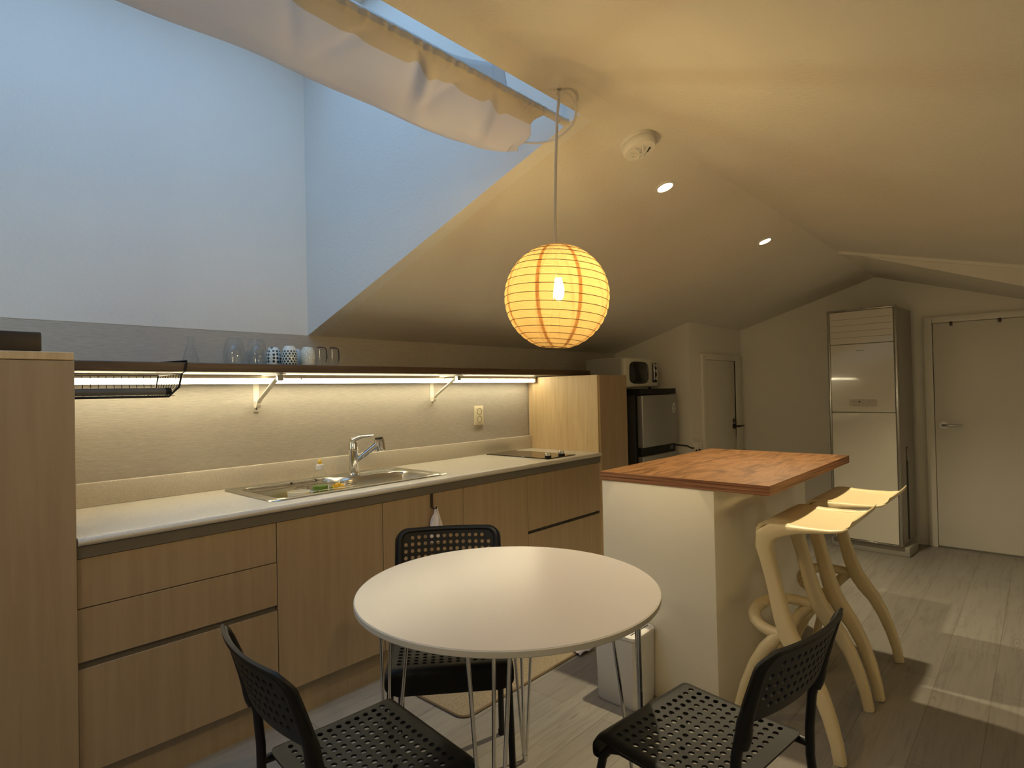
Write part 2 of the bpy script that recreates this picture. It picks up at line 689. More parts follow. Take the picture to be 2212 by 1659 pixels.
# step between the shallow and the steep right-hand slope
c.add([(4.462, YRIDGE, zr(4.47)), (4.462, YR, zfar(4.47, YR)), (4.462, YR, znear(4.47, YR) + .03), (4.462, YRIDGE, zr(4.47) + .03), (4.4695, YRIDGE, zr(4.47)), (4.4695, YR, zfar(4.47, YR)), (4.4695, YR, znear(4.47, YR) + .03), (4.4695, YRIDGE, zr(4.47) + .03)],
      [(0, 1, 2, 3), (7, 6, 5, 4), (0, 4, 5, 1), (1, 5, 6, 2), (2, 6, 7, 3), (3, 7, 4, 0)])
ceil = c.build('ceiling', 'ceiling_paper', angle=15, recalc=False)
ceil['kind'] = 'structure'
ceil['label'] = 'sloping attic ceiling in textured cream paper'
ceil['category'] = 'ceiling'
t = MB().prism([(YRIDGE - .02, znear(4.47, YRIDGE - .02) - .020), (YR, znear(4.47, YR) - .020), (YR, znear(4.47, YR) + .004), (YRIDGE - .02, znear(4.47, YRIDGE - .02) + .004)], 0, 4.440, 4.4615)
struct('trim_1', t, 'trim_white', 'thin white bead along the ceiling step', 'trim')

struct('wall_left', MB().box((XN, YW, 0), (4.62, YW + .1, 1.64)), 'streaked_wallpaper', 'kitchen wall in taupe streaked wallpaper', 'wall')
struct('wall_nook', MB().prism([(2.1705, 0), (YW + .05, 0), (YW + .05, ZK + .03), (2.1705, zl(4.6, 2.17) + .03)], 0, 4.6, 4.68), 'wall_paper', 'cream wall behind the fridge', 'wall')
struct('wall_corner', MB().box((4.603, 2.17, 0), (XF + .05, 2.25, 1.90)), 'wall_paper', 'cream wall that holds the small door', 'wall')
struct('wall_far', MB().prism([(YR, 0), (2.25, 0), (2.25, zl(XF, 2.25) + .03), (YRIDGE, zr(XF) + .03), (YR, zfar(XF, YR) + .03)], 0, XF, XF + .1), 'wall_paper', 'cream gable wall behind the air conditioner', 'wall')
struct('wall_right', MB().box((XN, YR - .1, 0), (XF + .1, YR, 1.72)), 'wall_paper', 'low cream wall under the right slope', 'wall')
struct('wall_near', MB().prism([(YR, 0), (YW, 0), (YW, ZK + .05), (YRIDGE, zr(0) + .05), (YR, znear(0, YR) + .05)], 0, XN - .1, XN), 'wall_paper', 'cream gable wall behind the viewer', 'wall')
# skylight well
w = MB().box((WX0 - .02, WY1, 1.617), (WX1 + .02, WY1 + .09, WZ))
struct('wall_well_back', w, 'well_paper', 'tall white wall of the skylight well above the kitchen', 'wall')
def wside(x0, x1):
    return MB().prism([(WY0, zl(WX1, WY0) - .0005), (WY1 + .02, zl(WX1, WY1 + .02) - .0005), (WY1 + .02, WZ), (WY0, WZ)], 0, x0, x1)
struct('wall_well_right', wside(WX1 - .008, WX1 + .06), 'well_paper', 'triangular white side wall of the skylight well', 'wall')
struct('wall_well_left', wside(WX0 - .06, WX0), 'well_paper', 'far left side wall of the skylight well', 'wall')
struct('wall_well_ridge', MB().box((WX0 - .06, WY0 - .06, 2.235), (WX1 + .06, WY0 + .006, WZ)), 'well_paper', 'ridge side wall of the skylight well', 'wall')
SX0, SX1, SY0, SY1 = -.95, 1.5, 1.25, 2.55
c = MB()
c.box((WX0 - .06, WY0 - .06, WZ), (WX1 + .06, SY0, WZ + .06)).box((WX0 - .06, SY1, WZ), (WX1 + .06, WY1 + .09, WZ + .06))
c.box((WX0 - .06, SY0, WZ), (SX0, SY1, WZ + .06)).box((SX1, SY0, WZ), (WX1 + .06, SY1, WZ + .06))
struct('ceiling_well', c, 'well_paper', 'white top of the skylight well', 'ceiling')
c = MB()
c.box((SX0, SY0, WZ + .02), (SX1, SY0 + .05, WZ + .1)).box((SX0, SY1 - .05, WZ + .02), (SX1, SY1, WZ + .1))
c.box((SX0, SY0 + .05, WZ + .02), (SX0 + .05, SY1 - .05, WZ + .1)).box((SX1 - .05, SY0 + .05, WZ + .02), (SX1, SY1 - .05, WZ + .1))
win = struct('window_1', c, 'trim_white', 'white skylight frame at the top of the well', 'window')
gp = bpy.data.materials.new('window_pane')
gp.use_nodes = True
MATS['window_pane'] = gp
n, l = gp.node_tree.nodes, gp.node_tree.links
n.remove(n['Principled BSDF'])
ta, gl = n.new('ShaderNodeBsdfTransparent'), n.new('ShaderNodeBsdfGlossy')
gl.inputs['Roughness'].default_value = .02
mx = n.new('ShaderNodeMixShader')
mx.inputs[0].default_value = .06
l.new(ta.outputs[0], mx.inputs[1])
l.new(gl.outputs[0], mx.inputs[2])
l.new(mx.outputs[0], n['Material Output'].inputs['Surface'])
MB().box((SX0 + .05, SY0 + .05, WZ + .055), (SX1 - .05, SY1 - .05, WZ + .061)).build('pane', 'window_pane', win)

# doors
def lever(root, name, x, y, z, dirv, nrm, matn, plate):
    """lever handle: rose, neck and lever; nrm = outward normal, dirv = lever direction"""
    nrm, dirv = Vector(nrm), Vector(dirv)
    o = Vector((x, y, z))
    b_ = MB()
    if plate:
        b_.tube([o, o + nrm * .010, o + nrm * .012], [.031, .031, .028], 24)
    else:
        b_.tube([o + Vector((0, 0, -.0)), o + nrm * .010], .026, 20)
        b_.tube([o + Vector((0, 0, .05)), o + Vector((0, 0, .05)) + nrm * .010], .018, 16)
    b_.m = 1
    b_.tube([o + nrm * .0115, o + nrm * .016], .015, 16)
    b_.tube([o + nrm * .012, o + nrm * .045, o + nrm * .052 + dirv * .01, o + nrm * .052 + dirv * .11, o + nrm * .046 + dirv * .125],
            [.011, .010, .0095, .008, .006], 12)
    return b_.build(name, [matn, 'soft_chrome' if plate else matn], root)

cz = MB()
yl, yr_, zt = .647, -.19, 1.763
cz.box((XF - .035, yl, 0), (XF, .703, 1.812), .004).box((XF - .035, yr_ - .055, 0), (XF, yr_, 1.812), .004).box((XF - .035, yr_, zt), (XF, yl, 1.812), .004)
d1 = struct('door_1', cz, 'trim_white', 'large cream door beside the air conditioner', 'door')
MB().box((XF - .022, yr_ + .003, .012), (XF, yl - .003, zt - .004), .002).build('leaf', 'door_white', d1)
lever(d1, 'door_handle', XF - .022, .59, .962, (0, -1, 0), (-1, 0, 0), 'rose_shine', True)
for yy, lab in ((.525, 0), (.232, 1)):
    MB().box((XF - .036, yy - .009, zt - .028), (XF - .020, yy + .009, zt + .004), .002).build('hook', 'dark_bronze', d1)
cz = MB()
x0, x1, zt = 4.865, 5.50, 1.535
cz.box((x0 - .072, 2.14, 0), (x0, 2.17, 1.585), .004).box((x1, 2.14, 0), (x1 + .16, 2.17, 1.585), .004).box((x0, 2.14, zt), (x1, 2.17, 1.585), .004)
d2 = struct('door_2', cz, 'trim_white', 'small low cream door in the far corner', 'door')
MB().box((x0 + .001, 2.150, .012), (x1 - .0015, 2.17, zt - .002), .002).build('leaf', 'door_white', d2)
lever(d2, 'door_handle', x1 - .045, 2.150, .93, (1, 0, 0), (0, -1, 0), 'dark_bronze', False)
struct('baseboard_far', MB().box((XF - .012, .703, 0), (XF, 2.14, .045)), 'trim_white', 'low cream baseboard on the gable wall', 'baseboard')

# ------------------------------------------------------------------ base cabinets
YF = 2.25
def front(xa, xb, za, zb, y=YF):
    return MB().box((xa + .0015, y, za + .0015), (xb - .0015, y + .018, zb - .0015), .0012, 1)

def cab(xa, xb, label, fronts, group='kitchen base cabinets'):
    r = thing('base_cabinet', label, 'cabinet', (xa, YF, .13), group=group)
    b_ = MB()
    if 1.0 < xa < 2.0:      # sink units: open carcass so the bowl fits in
        b_.box((xa + .002, YF + .019, .131), (xb - .002, 2.86, .149)).box((xa + .002, 2.845, .149), (xb - .002, 2.86, .842))
        for q, hi in ((xa + .002, xa < 1.2), (xb - .018, xa > 1.2)):
            b_.box((q, YF + .019, .149), (q + .016, 2.845, .842 if hi else .66))
        b_.box((xa + .018, YF + .019, .78), (xb - .018, YF + .030, .842))
    else:
        b_.box((xa + .002, YF + .019, .131), (xb - .002, 2.86, .842))
    at(b_, 'body', 'slot_dark', r)
    for kind, za, zb in fronts:
        at(front(xa, xb, za, zb), kind, 'ash_vertical', r)
    return r

k = cab(.452, 1.097, 'wide pale wood drawer unit next to the tall end cabinet', (('drawer', .6485, .806), ('drawer', .480, .6485), ('drawer', .131, .4615)))
b_ = MB().box((.454, YF + .006, .4620), (1.095, YF + .017, .4645)).box((.454, YF + .014, .4645), (1.095, YF + .0185, .4795))
at(b_, 'grip_channel', 'rail_grey', k)
cab(1.097, 1.597, 'pale wood cabinet with a single door right of the wide drawers', (('door', .131, .806),))
cab(1.597, 2.10, 'pale wood cabinet door with a hook strip over its top', (('door', .131, .806),))
cab(2.10, 2.61, 'pale wood cabinet door left of the two drawer unit', (('door', .131, .806),))
k = cab(2.61, 3.365, 'pale wood two drawer unit below the hob', (('drawer', .480, .806), ('drawer', .131, .4615)))
b_ = MB().box((2.612, YF + .012, .463), (3.363, YF + .0185, .479))
at(b_, 'grip_channel', 'dark_grey', k)
tag(MB().box((.452, 2.288, 0), (3.365, 2.306, .130)).build('plinth', 'plinth_wood'), 'long wooden plinth below the base cabinets', 'plinth')

# worktop with sink cut-out, rounded front and back upstand
w = thing('worktop', 'long off white kitchen worktop with rounded front edge', 'worktop', (.455, 2.23, .843))
CX0, CX1, CY0, CY1 = 1.135, 2.055, 2.345, 2.790
ZT = .872
b_ = MB()
xa, xb, yb = .4535, 3.366, 2.862
nose = [(yb, .845), (2.248, .845)] + [(2.2455 - .0165 * sin(a), .8585 - .0135 * cos(a)) for a in [pi * q / 8 for q in range(9)]] + [(CY0, ZT), (CY0, .845 + .0001)]
b_.prism([(2.248, .845)] + [(2.2455 - .0165 * sin(a), .8585 - .0135 * cos(a)) for a in [pi * q / 8 for q in range(9)]] + [(CY0, ZT), (CY0, .845)], 0, xa, xb)
b_.box((xa, CY0, .845), (CX0, yb, ZT)).box((CX1, CY0, .845), (xb, yb, ZT)).box((CX0, CY1, .845), (CX1, yb, ZT))
at(b_, 'top', 'worktop_laminate', w)
b_ = MB().box((xa, 2.850, ZT), (xb, 2.876, .968), .004, 2)
at(b_, 'upstand', 'worktop_laminate', w)
b_ = MB().box((xa, 2.2455, .8065), (xb, 2.262, .8445))
at(b_, 'grip_rail', 'rail_grey', w, label='dark grip rail under the worktop edge')

# ------------------------------------------------------------------ sink
def rrect(x0, y0, x1, y1, r, z, nseg=6):
    out = []
    for cx, cy, a0 in ((x1 - r, y1 - r, 0), (x0 + r, y1 - r, pi / 2), (x0 + r, y0 + r, pi), (x1 - r, y0 + r, 3 * pi / 2)):
        for q in range(nseg + 1):
            a = a0 + (pi / 2) * q / nseg
            out.append((cx + r * cos(a), cy + r * sin(a), z))
    return out

s = thing('kitchen_sink', 'stainless steel inset sink with a wide bowl', 'sink', (1.6, 2.57, .872))
def bowl_outline(d, r, z, nq=6):
    pts = [(2.02 - d, 2.655 - d), (1.672 - .5 * d, 2.655 - d), (1.612 - .7 * d, 2.768 - d), (1.165 + d, 2.768 - d), (1.165 + d, 2.366 + d), (2.02 - d, 2.366 + d)]
    out = []
    for i in range(6):
        p, a_, c_ = Vector(pts[i]), Vector(pts[i - 1]), Vector(pts[(i + 1) % 6])
        u, w_ = (a_ - p), (c_ - p)
        k = min(r, u.length * .45, w_.length * .45)
        u, w_ = p + u.normalized() * k, p + w_.normalized() * k
        for q in range(nq + 1):
            t_ = q / nq
            v_ = u * (1 - t_) ** 2 + p * 2 * t_ * (1 - t_) + w_ * t_ * t_
            out.append((v_.x, v_.y, z))
    return out


def polar(poly, N=132, c_=(1.40, 2.51)):
    res = []
    for k in range(N):
        a = 2 * pi * k / N
        dx, dy = cos(a), sin(a)
        best = None
        for i in range(len(poly)):
            x1, y1 = poly[i][0] - c_[0], poly[i][1] - c_[1]
            x2, y2 = poly[(i + 1) % len(poly)][0] - c_[0], poly[(i + 1) % len(poly)][1] - c_[1]
            ex, ey = x2 - x1, y2 - y1
            den = dx * ey - dy * ex
            if abs(den) < 1e-12:
                continue
            t_ = (x1 * ey - y1 * ex) / den
            s_ = (x1 * dy - y1 * dx) / den
            if t_ > 0 and -1e-9 <= s_ <= 1 + 1e-9 and (best is None or t_ < best):
                best = t_
        res.append((c_[0] + dx * best, c_[1] + dy * best, poly[0][2]))
    return res


b_ = MB()
L = [rrect(1.115, 2.325, 2.075, 2.812, .03, .8735), rrect(1.118, 2.328, 2.072, 2.809, .03, .877), rrect(1.126, 2.336, 2.064, 2.801, .03, .8775),
     rrect(1.134, 2.344, 2.056, 2.793, .03, .8735), rrect(1.142, 2.352, 2.048, 2.785, .03, .8735),
     rrect(1.148, 2.356, 2.042, 2.780, .03, .8765), bowl_outline(0, .055, .876), bowl_outline(.006, .055, .870),
     bowl_outline(.011, .055, .855), bowl_outline(.022, .06, .70), bowl_outline(.05, .06, .685)]
L = [polar(p_) for p_ in L]
b_.loft(L, cap1=True)
at(b_, 'bowl', 'brushed_steel', s)
b_ = MB().lathe([(.045, 0), (.045, .004), (.032, .004), (.028, .001), (.006, .001)], (1.75, 2.5, .6855), 24)
at(b_, 'drain', 'chrome', s)
b_ = MB()
for yy in (2.685, 2.72, 2.752):
    b_.box((1.82, yy, .8760), (2.02, yy + .012, .8785), .001, 1)
at(b_, 'deck_ribs', 'brushed_steel', s)
b_ = MB().tube([(1.172, 2.752, .872), (1.600, 2.752, .872)], .004, 8)
b_.tube([(1.172, 2.735, .860), (1.605, 2.735, .860)], .003, 8)
at(b_, 'rack_rail', 'chrome', s)

# faucet
fx, fy = 1.74, 2.70
t = thing('faucet', 'chrome single lever pull out faucet behind the sink', 'faucet', (fx, fy, .877))
b_ = MB().lathe([(.030, 0), (.030, .006), (.026, .010), (.0245, .02), (.0235, .125), (.025, .128), (.025, .142), (.0235, .145), (.0235, .165), (.018, .178), (.0, .181)], (fx, fy, .877), 28)
at(b_, 'body', 'chrome', t)
b_ = MB().tube([(fx - .012, fy + .004, 1.035), (fx - .005, fy, 1.062), (fx + .03, fy - .012, 1.077), (fx + .065, fy - .022, 1.080), (fx + .10, fy - .034, 1.083)], 1, 12,
               flat=[(.012, .010), (.017, .012), (.016, .008), (.013, .005), (.010, .003)])
at(b_, 'lever', 'chrome', t)
e0 = Vector((fx + .005, fy - .002, .945))
e1 = Vector((fx + .118, fy - .045, 1.035))
dv = (e1 - e0)
b_ = MB().tube([e0, e0 + dv * .33, e0 + dv * .345, e1], [.0155, .0155, .0185, .0175], 16)
at(b_, 'spout', 'chrome', t)
h = e1 + Vector((.012, -.005, 0))
b_ = MB().lathe([(.023, -.040), (.0275, -.036), (.0285, .015), (.026, .027), (.012, .030), (0, .030)], h[:], 24, M=Matrix.Rotation(radians(-8), 3, 'Y'))
at(b_, 'spray_head', 'chrome', t)
b_ = MB().lathe([(.021, .029), (.021, .033), (.0, .034)], h[:], 20, M=Matrix.Rotation(radians(-8), 3, 'Y'))
at(b_, 'button', 'black_plastic', t)

# things in the sink
t = thing('sink_basket', 'wire basket hooked inside the sink', 'basket', (1.40, 2.56, .82))
b_ = MB()
bx0, bx1, by0, by1 = 1.36, 1.60, 2.455, 2.62
for zz, g_ in ((.868, 0), (.80, .012)):
    b_.tube(rrect(bx0 + g_, by0 + g_, bx1 - g_, by1 - g_, .02, zz, 3), .0022, 6, closed=True)
for q in range(10):
    xx = bx0 + .02 + (bx1 - bx0 - .04) * q / 9
    b_.tube([(xx, by0, .868), (xx, by0 + .012, .80), (xx, by1 - .012, .80), (xx, by1, .868)], .0013, 5)
for yy in (by0 + .05, by0 + .1):
    b_.tube([(bx0, yy, .868), (bx0 + .012, yy, .80), (bx1 - .012, yy, .80), (bx1, yy, .868)], .0013, 5)
b_.tube([(bx1, by0 + .03, .868), (bx1 + .02, by0 + .03, .872), (bx1 + .022, by1 - .03, .872), (bx1, by1 - .03, .868)], .002, 6)
for xx in (1.42, 1.55):
    b_.tube([(xx, by1, .868), (xx, 2.70, .874), (xx, 2.746, .8745)], .002, 6)
at(b_, 'frame', 'soft_chrome', t)
for xx in (1.42, 1.55):
    b_ = MB().box((xx - .005, 2.746, .867), (xx + .005, 2.758, .8775), .002, 1)
    at(b_, 'clip', 'black_plastic', t)

t = thing('dish_soap_bottle', 'clear dish soap bottle with yellow nozzle in the sink basket', 'bottle', (1.452, 2.535, .8015))
b_ = MB().lathe([(.0, .0), (.030, .0), (.033, .006), (.033, .075), (.026, .092), (.033, .108), (.033, .122), (.016, .148), (.013, .152), (.013, .158), (0, .158)], seg=24)
b_.build('bottle_body', 'clear_plastic', t)
MB().lathe([(0, .002), (.028, .002), (.031, .007), (.031, .060), (0, .060)], seg=24).build('liquid', 'soap_liquid', t)
MB().lathe([(.0335, .045), (.0338, .046), (.0338, .074), (.0335, .075)], seg=24).build('label_band', 'label_green', t)
MB().lathe([(.017, .150), (.019, .152), (.018, .172), (.008, .176), (0, .176)], seg=20).build('cap', 'white_plastic', t)
MB().lathe([(.007, .175), (.0075, .184), (.011, .186), (.010, .190), (.004, .197), (0, .198)], seg=16).build('nozzle', 'yellow_cap', t)
t = thing('detergent_bottle', 'small dark labelled bottle beside the clear soap bottle', 'bottle', (1.478, 2.485, .8015))
MB().lathe([(0, 0), (.018, 0), (.02, .004), (.02, .05), (.009, .062), (.009, .068), (0, .068)], seg=18).build('bottle_body', 'label_green', t)
MB().lathe([(.0202, .012), (.0204, .013), (.0204, .034), (.0202, .035)], seg=18).build('label_band', 'label_dark', t)
b_ = MB()
def blob(u, v_):
    a, p = 2 * pi * u, pi * v_
    r = .0275 * (1 + .16 * sin(7 * a + 3 * p) * sin(p) + .12 * sin(11 * p + 2 * a))
    return (1.532 + 1.25 * r * sin(p) * cos(a), 2.515 + r * sin(p) * sin(a), .842 + 1.3 * r * cos(p))
b_.grid(blob, 40, 24)
tag(b_.build('scrubber', 'yellow_net', angle=60), 'crumpled yellow net scrubber in the sink basket', 'scrubber')
t = MB().lathe([(.0, .0), (.038, 0), (.044, .006), (.0475, .188), (.048, .197), (.0455, .198), (.044, .190), (.041, .012), (0, .010)], (0, 0, 0), 36).build('cup_container', 'ceramic_cream')
t.location = (1.292, 2.435, .6853)
tag(t, 'round cream container standing in the left of the sink', 'container')

# hob
t = thing('hob', 'black two zone ceramic hob set in the worktop', 'hob', (3.0, 2.56, .8725))
b_ = MB().box((2.857, 2.288, .8725), (3.146, 2.825, .8785), .0015, 1)
at(b_, 'glass', 'hob_glass', t)
for xx, lab in ((2.915, 'a'), (3.055, 'b')):
    b_ = MB()
    b_.lathe([(.021, 0), (.021, .010), (.0195, .011)], (xx, 2.335, .8785), 24)
    at(b_, 'knob_base', 'black_plastic', t)
    b_ = MB().lathe([(.0195, .010), (.0195, .026), (.017, .029), (0, .029)], (xx, 2.335, .8785), 24)
    at(b_, 'knob', 'chrome', t)

# tall cabinets
t = thing('tall_cabinet', 'tall pale wood end cabinet at the left edge', 'cabinet', (.2, 2.25, 0))
at(MB().box((-.35, 2.25, 0), (.451, 2.862, 1.425), .0015, 1), 'body', 'ash_vertical', t)
at(MB().box((-.352, 2.228, 1.4255), (.449, 2.862, 1.450), .002, 1), 'top_board', 'ash_panel', t)
at(MB().box((-.349, 2.229, .10), (.4495, 2.249, 1.424), .0015, 1), 'door', 'ash_vertical', t)
t = MB().box((-.10, 2.24, 1.4505), (.372, 2.47, 1.509), .005, 2).build('wooden_block', 'dark_block_wood')
tag(t, 'thick dark wooden block lying on the tall end cabinet', 'board')
t = thing('half_cabinet', 'shoulder high pale wood cabinet at the hob end', 'cabinet', (3.5, 2.25, 0))
at(MB().box((3.3675, 2.256, 0), (3.3835, 2.872, 1.3995), .001, 1), 'side_panel', 'ash_panel', t)
at(MB().box((3.388, 2.25, 0), (3.737, 2.872, 1.3985), .001, 1), 'body', 'ash_vertical', t)
at(MB().box((3.3805, 2.249, 0), (3.3875, 2.255, 1.3985)), 'edge_strip', 'ash_panel', t)

# ------------------------------------------------------------------ shelf with lamp and brackets
tag(MB().box((.4535, 2.492, 1.4045), (3.635, 2.8795, 1.4405), .003, 1).build('wall_shelf', 'dark_shelf_wood'), 'long dark brown wooden shelf above the worktop', 'shelf')
MB_ = None
t = thing('led_lamp', 'glowing tube lamp under the wooden shelf', 'lamp', (1.9, 2.80, 1.372))
at(MB().box((.46, 2.786, 1.3865), (3.355, 2.812, 1.404), .002, 1).box((.46, 2.8125, 1.363), (3.355, 2.8155, 1.404)), 'housing', 'bracket_white', t)
at(MB().tube([(.462, 2.799, 1.374), (3.340, 2.799, 1.374)], .0115, 14), 'tube', 'led_glow', t)
at(MB().box((3.340, 2.785, 1.360), (3.358, 2.813, 1.3865), .003, 1), 'end_cap', 'bracket_white', t)
for xx in (1.50, 2.46):
    at(MB().box((xx - .004, 2.784, 1.380), (xx + .004, 2.814, 1.4), .001, 1), 'clip', 'bracket_white', t)

t = thing('shelf_bracket', 'white folding shelf bracket nearer the sink', 'bracket', (1.31, 2.8795, 1.226), group='shelf brackets')
def L_(mb, name, m, **k):
    return mb.build(name, m, t, **k)
L_(MB().box((-.014, -.004, 0), (.014, 0, .176), .001, 1), 'wall_plate', 'bracket_white')
L_(MB().box((-.015, -.28, .174), (.015, -.004, .1785), .001, 1), 'arm', 'bracket_white')
L_(MB().tube([(0, -.008, .028), (0, -.05, .062), (0, -.24, .166)], 1, 8, up=(1, 0, 0), flat=[(.004, .012)] * 3), 'strut', 'bracket_white')
L_(MB().lathe([(.017, -.012), (.017, .012)], (0, -.017, .036), 16, M=Matrix.Rotation(pi / 2, 3, 'Y')), 'pivot', 'bracket_white')
L_(MB().box((-.014, -.262, .146), (.014, -.238, .1735), .003, 1), 'latch', 'soft_chrome')
L_(MB().lathe([(.004, 0), (.004, .003), (0, .0035)], (0, -.004, .014), 10, M=Matrix.Rotation(pi / 2, 3, 'X')), 'screw', 'dark_grey')
dup(t, (2.432, 2.8795, 1.226), label='white folding shelf bracket nearer the wall socket')

t = thing('wall_socket', 'cream double wall socket above the worktop', 'socket', (2.842, 2.8795, 1.14))
MB().box((-.043, -.010, -.066), (.043, 0, .066), .004, 2).build('plate', 'socket_beige', t)
MB().box((-.029, -.0125, -.052), (.029, -.009, .052), .002, 1).build('insert', 'socket_beige', t)
for zz in (.026, -.026):
    MB().lathe([(.0235, .0005), (.0235, .0035), (.019, .0035), (.0185, .0005)], (0, -.0105, zz), 24, M=Matrix.Rotation(pi / 2, 3, 'X')).build('outlet', 'socket_hole', t)

# wire basket slung under the shelf
t = thing('under_shelf_basket', 'black wire basket hanging under the shelf', 'basket', (.66, 2.6, 1.31))
b_ = MB()
y0, y1 = 2.49, 2.76
b_.tube([(.845, y0, 1.397), (.835, y0 + .004, 1.345), (.80, y0 + .006, 1.309), (.47, y0 + .006, 1.309)], .0045, 8)
b_.tube([(.845, y1, 1.397), (.835, y1, 1.345), (.80, y1, 1.309), (.47, y1, 1.309)], .0035, 8)
b_.tube([(.47, y0, 1.395), (.845, y0, 1.397)], .0017, 6)
b_.tube([(.47, y1, 1.395), (.845, y1, 1.397)], .0022, 6)
b_.tube([(.845, y0, 1.397), (.845, y1, 1.397)], .0022, 6)
at(b_, 'frame', 'basket_wire', t)
b_ = MB()
for q in range(14):
    xx = .475 + .0262 * q
    b_.tube([(xx, y1, 1.395), (xx + .003, y1, 1.312), (xx + .003, y0 + .006, 1.312)], .0013, 5)
for q in range(1, 9):
    yy = y0 + (y1 - y0) * q / 9
    b_.tube([(.845, yy, 1.397), (.835, yy, 1.345), (.80, yy, 1.312), (.47, yy, 1.312)], .0013, 5)
at(b_, 'wires', 'basket_wire', t)
b_ = MB()
b_.tube([(.845, y0, 1.397), (.857, y0 - .0045, 1.405), (.862, y0 - .0045, 1.446), (.862, y0 + .02, 1.4455), (.80, y0 + .20, 1.4445)], 1, 6, flat=[(.006, .002)] * 5)
at(b_, 'hook', 'basket_wire', t)
t = thing('wrap_roll', 'grey roll with a dark end lying in the wire basket', 'roll', (.64, 2.52, 1.329))
at(MB().tube([(.47, 2.525, 1.3285), (.795, 2.525, 1.3285)], .0135, 16), 'tube', 'roll_grey', t)
at(MB().tube([(.795, 2.525, 1.3285), (.815, 2.525, 1.3285), (.8175, 2.525, 1.3285)], [.0143, .0143, .011], 16), 'end_cap', 'black_plastic', t)

# glassware on the shelf
ZS = 1.441
def glass(name, prof, x, y, label, cat, m='glass_clear', group='glassware on the shelf', seg=32):
    o = MB().lathe(prof, seg=seg).build(name, m)
    o.location = (x, y, ZS)
    return tag(o, label, cat, group)
glass('glass_flask', [(0, .002), (.029, .002), (.033, .006), (.031, .02), (.014, .078), (.0115, .092), (.013, .100), (.016, .112), (.014, .112), (.0095, .092), (.012, .078), (.029, .02), (.028, .008), (0, .006)],
      .916, 2.60, 'small clear glass flask with a narrow neck', 'flask')
# double walled tumblers standing upside down
dw = [(.041, .0005), (.0445, .02), (.044, .055), (.036, .092), (.030, .112), (.0285, .113), (.0, .113), (0, .1115), (.027, .1115), (.034, .091), (.042, .055), (.0425, .02),
      (.039, .004), (.036, .006), (.034, .035), (.030, .065), (.018, .085), (0, .090), (0, .0885), (.0165, .083), (.028, .064), (.032, .034), (.034, .002)]
glass('double_wall_glass', dw, 1.092, 2.60, 'upside down double walled glass nearer the flask', 'glass')
glass('double_wall_glass', dw, 1.191, 2.60, 'upside down double walled glass nearer the painted cups', 'glass')
cup = [(.031, .0005), (.0345, .012), (.0355, .045), (.031, .068), (.0225, .086), (.018, .0875), (.017, .0855), (0, .0855), (0, .082), (.02, .08), (.028, .066), (.032, .045), (.031, .012), (.0285, .0005)]
def mug(x, y, label, m, h=1.0):
    return glass('ceramic_cup', [(r, z * h) for r, z in cup], x, y, label, 'cup', m, 'painted cups on the shelf')
mug(1.300, 2.665, 'upside down white cup with blue flower pattern, behind the dotted cup', 'cup_floral')
mug(1.336, 2.585, 'upside down white cup with rows of dark dots', 'cup_dotted', 1.03)
mug(1.412, 2.675, 'upside down plain white cup, mostly hidden between the dotted and speckled cups', 'ceramic_white', .97)
mug(1.430, 2.590, 'upside down white cup with fine speckled pattern', 'cup_speckled', 1.02)
hb = [(.028, .0005), (.0255, .05), (.0235, .086), (.0215, .088), (0, .088), (0, .082), (.0215, .08), (.0235, .05), (.026, .0005)]
for xx, lab in ((1.503, 'upside down clear beer glass with handle, next to the speckled cup'), (1.570, 'upside down clear beer glass with handle, last in the shelf row')):
    t = thing('beer_glass', lab, 'glass', (xx, 2.60, ZS), radians(8), 'beer glasses on the shelf')
    MB().lathe(hb, seg=28).build('glass_body', 'glass_clear', t)
    MB().tube([(-.02, -.003, .0885), (-.010, -.004, .0925), (.022, -.004, .0905), (.031, -.004, .083), (.034, -.004, .045), (.029, -.003, .022)], .003, 8).build('handle', 'dark_grey', t)

# plastic bag on a door hook
t = thing('door_hook', 'grey metal hook strip over the cabinet door', 'hook', (1.885, 2.247, .74))
b_ = MB().box((1.877, 2.2455, .738), (1.893, 2.2475, .8062))
at(b_, 'strip', 'dark_bronze', t)
b_ = MB().tube([(1.885, 2.2465, .742), (1.887, 2.235, .733), (1.890, 2.222, .735), (1.893, 2.218, .745)], .004, 8)
at(b_, 'hook_arm', 'dark_bronze', t)
t = thing('plastic_bag', 'crumpled white plastic bag hanging from the cabinet door hook', 'bag', (1.887, 2.225, .735))
b_ = MB()
def bag(u, v_):
    a = 2 * pi * u
    w_ = (.004, .007, .020, .028, .032, .034, .034, .026)[int(min(v_ * 7, 6.999))]
    w2 = (.004, .007, .020, .028, .032, .034, .034, .026)[min(int(v_ * 7) + 1, 7)]
    q = v_ * 7 - int(min(v_ * 7, 6.999))
    w_ = w_ * (1 - q) + w2 * q
    w_ *= 1 + .18 * sin(5 * a + 6 * v_) + .1 * sin(9 * a - 4 * v_)
    return (1.890 + w_ * cos(a), 2.226 + .55 * w_ * sin(a), .738 - .165 * v_)
b_.grid(bag, 40, 24)
at(b_, 'bag_body', 'bag_white', t, angle=70)
b_ = MB().tube([(1.893, 2.220, .747), (1.900, 2.221, .715), (1.908, 2.222, .690), (1.911, 2.224, .67)], 1, 6, flat=[(.0015, .003), (.003, .004), (.005, .006), (.006, .006)])
at(b_, 'handle_loop', 'bag_white', t)
at(MB().box((1.872, 2.2035, .612), (1.897, 2.2065, .632), .001, 1), 'printed_patch', 'bag_pink', t, label='pinkish printed patch')

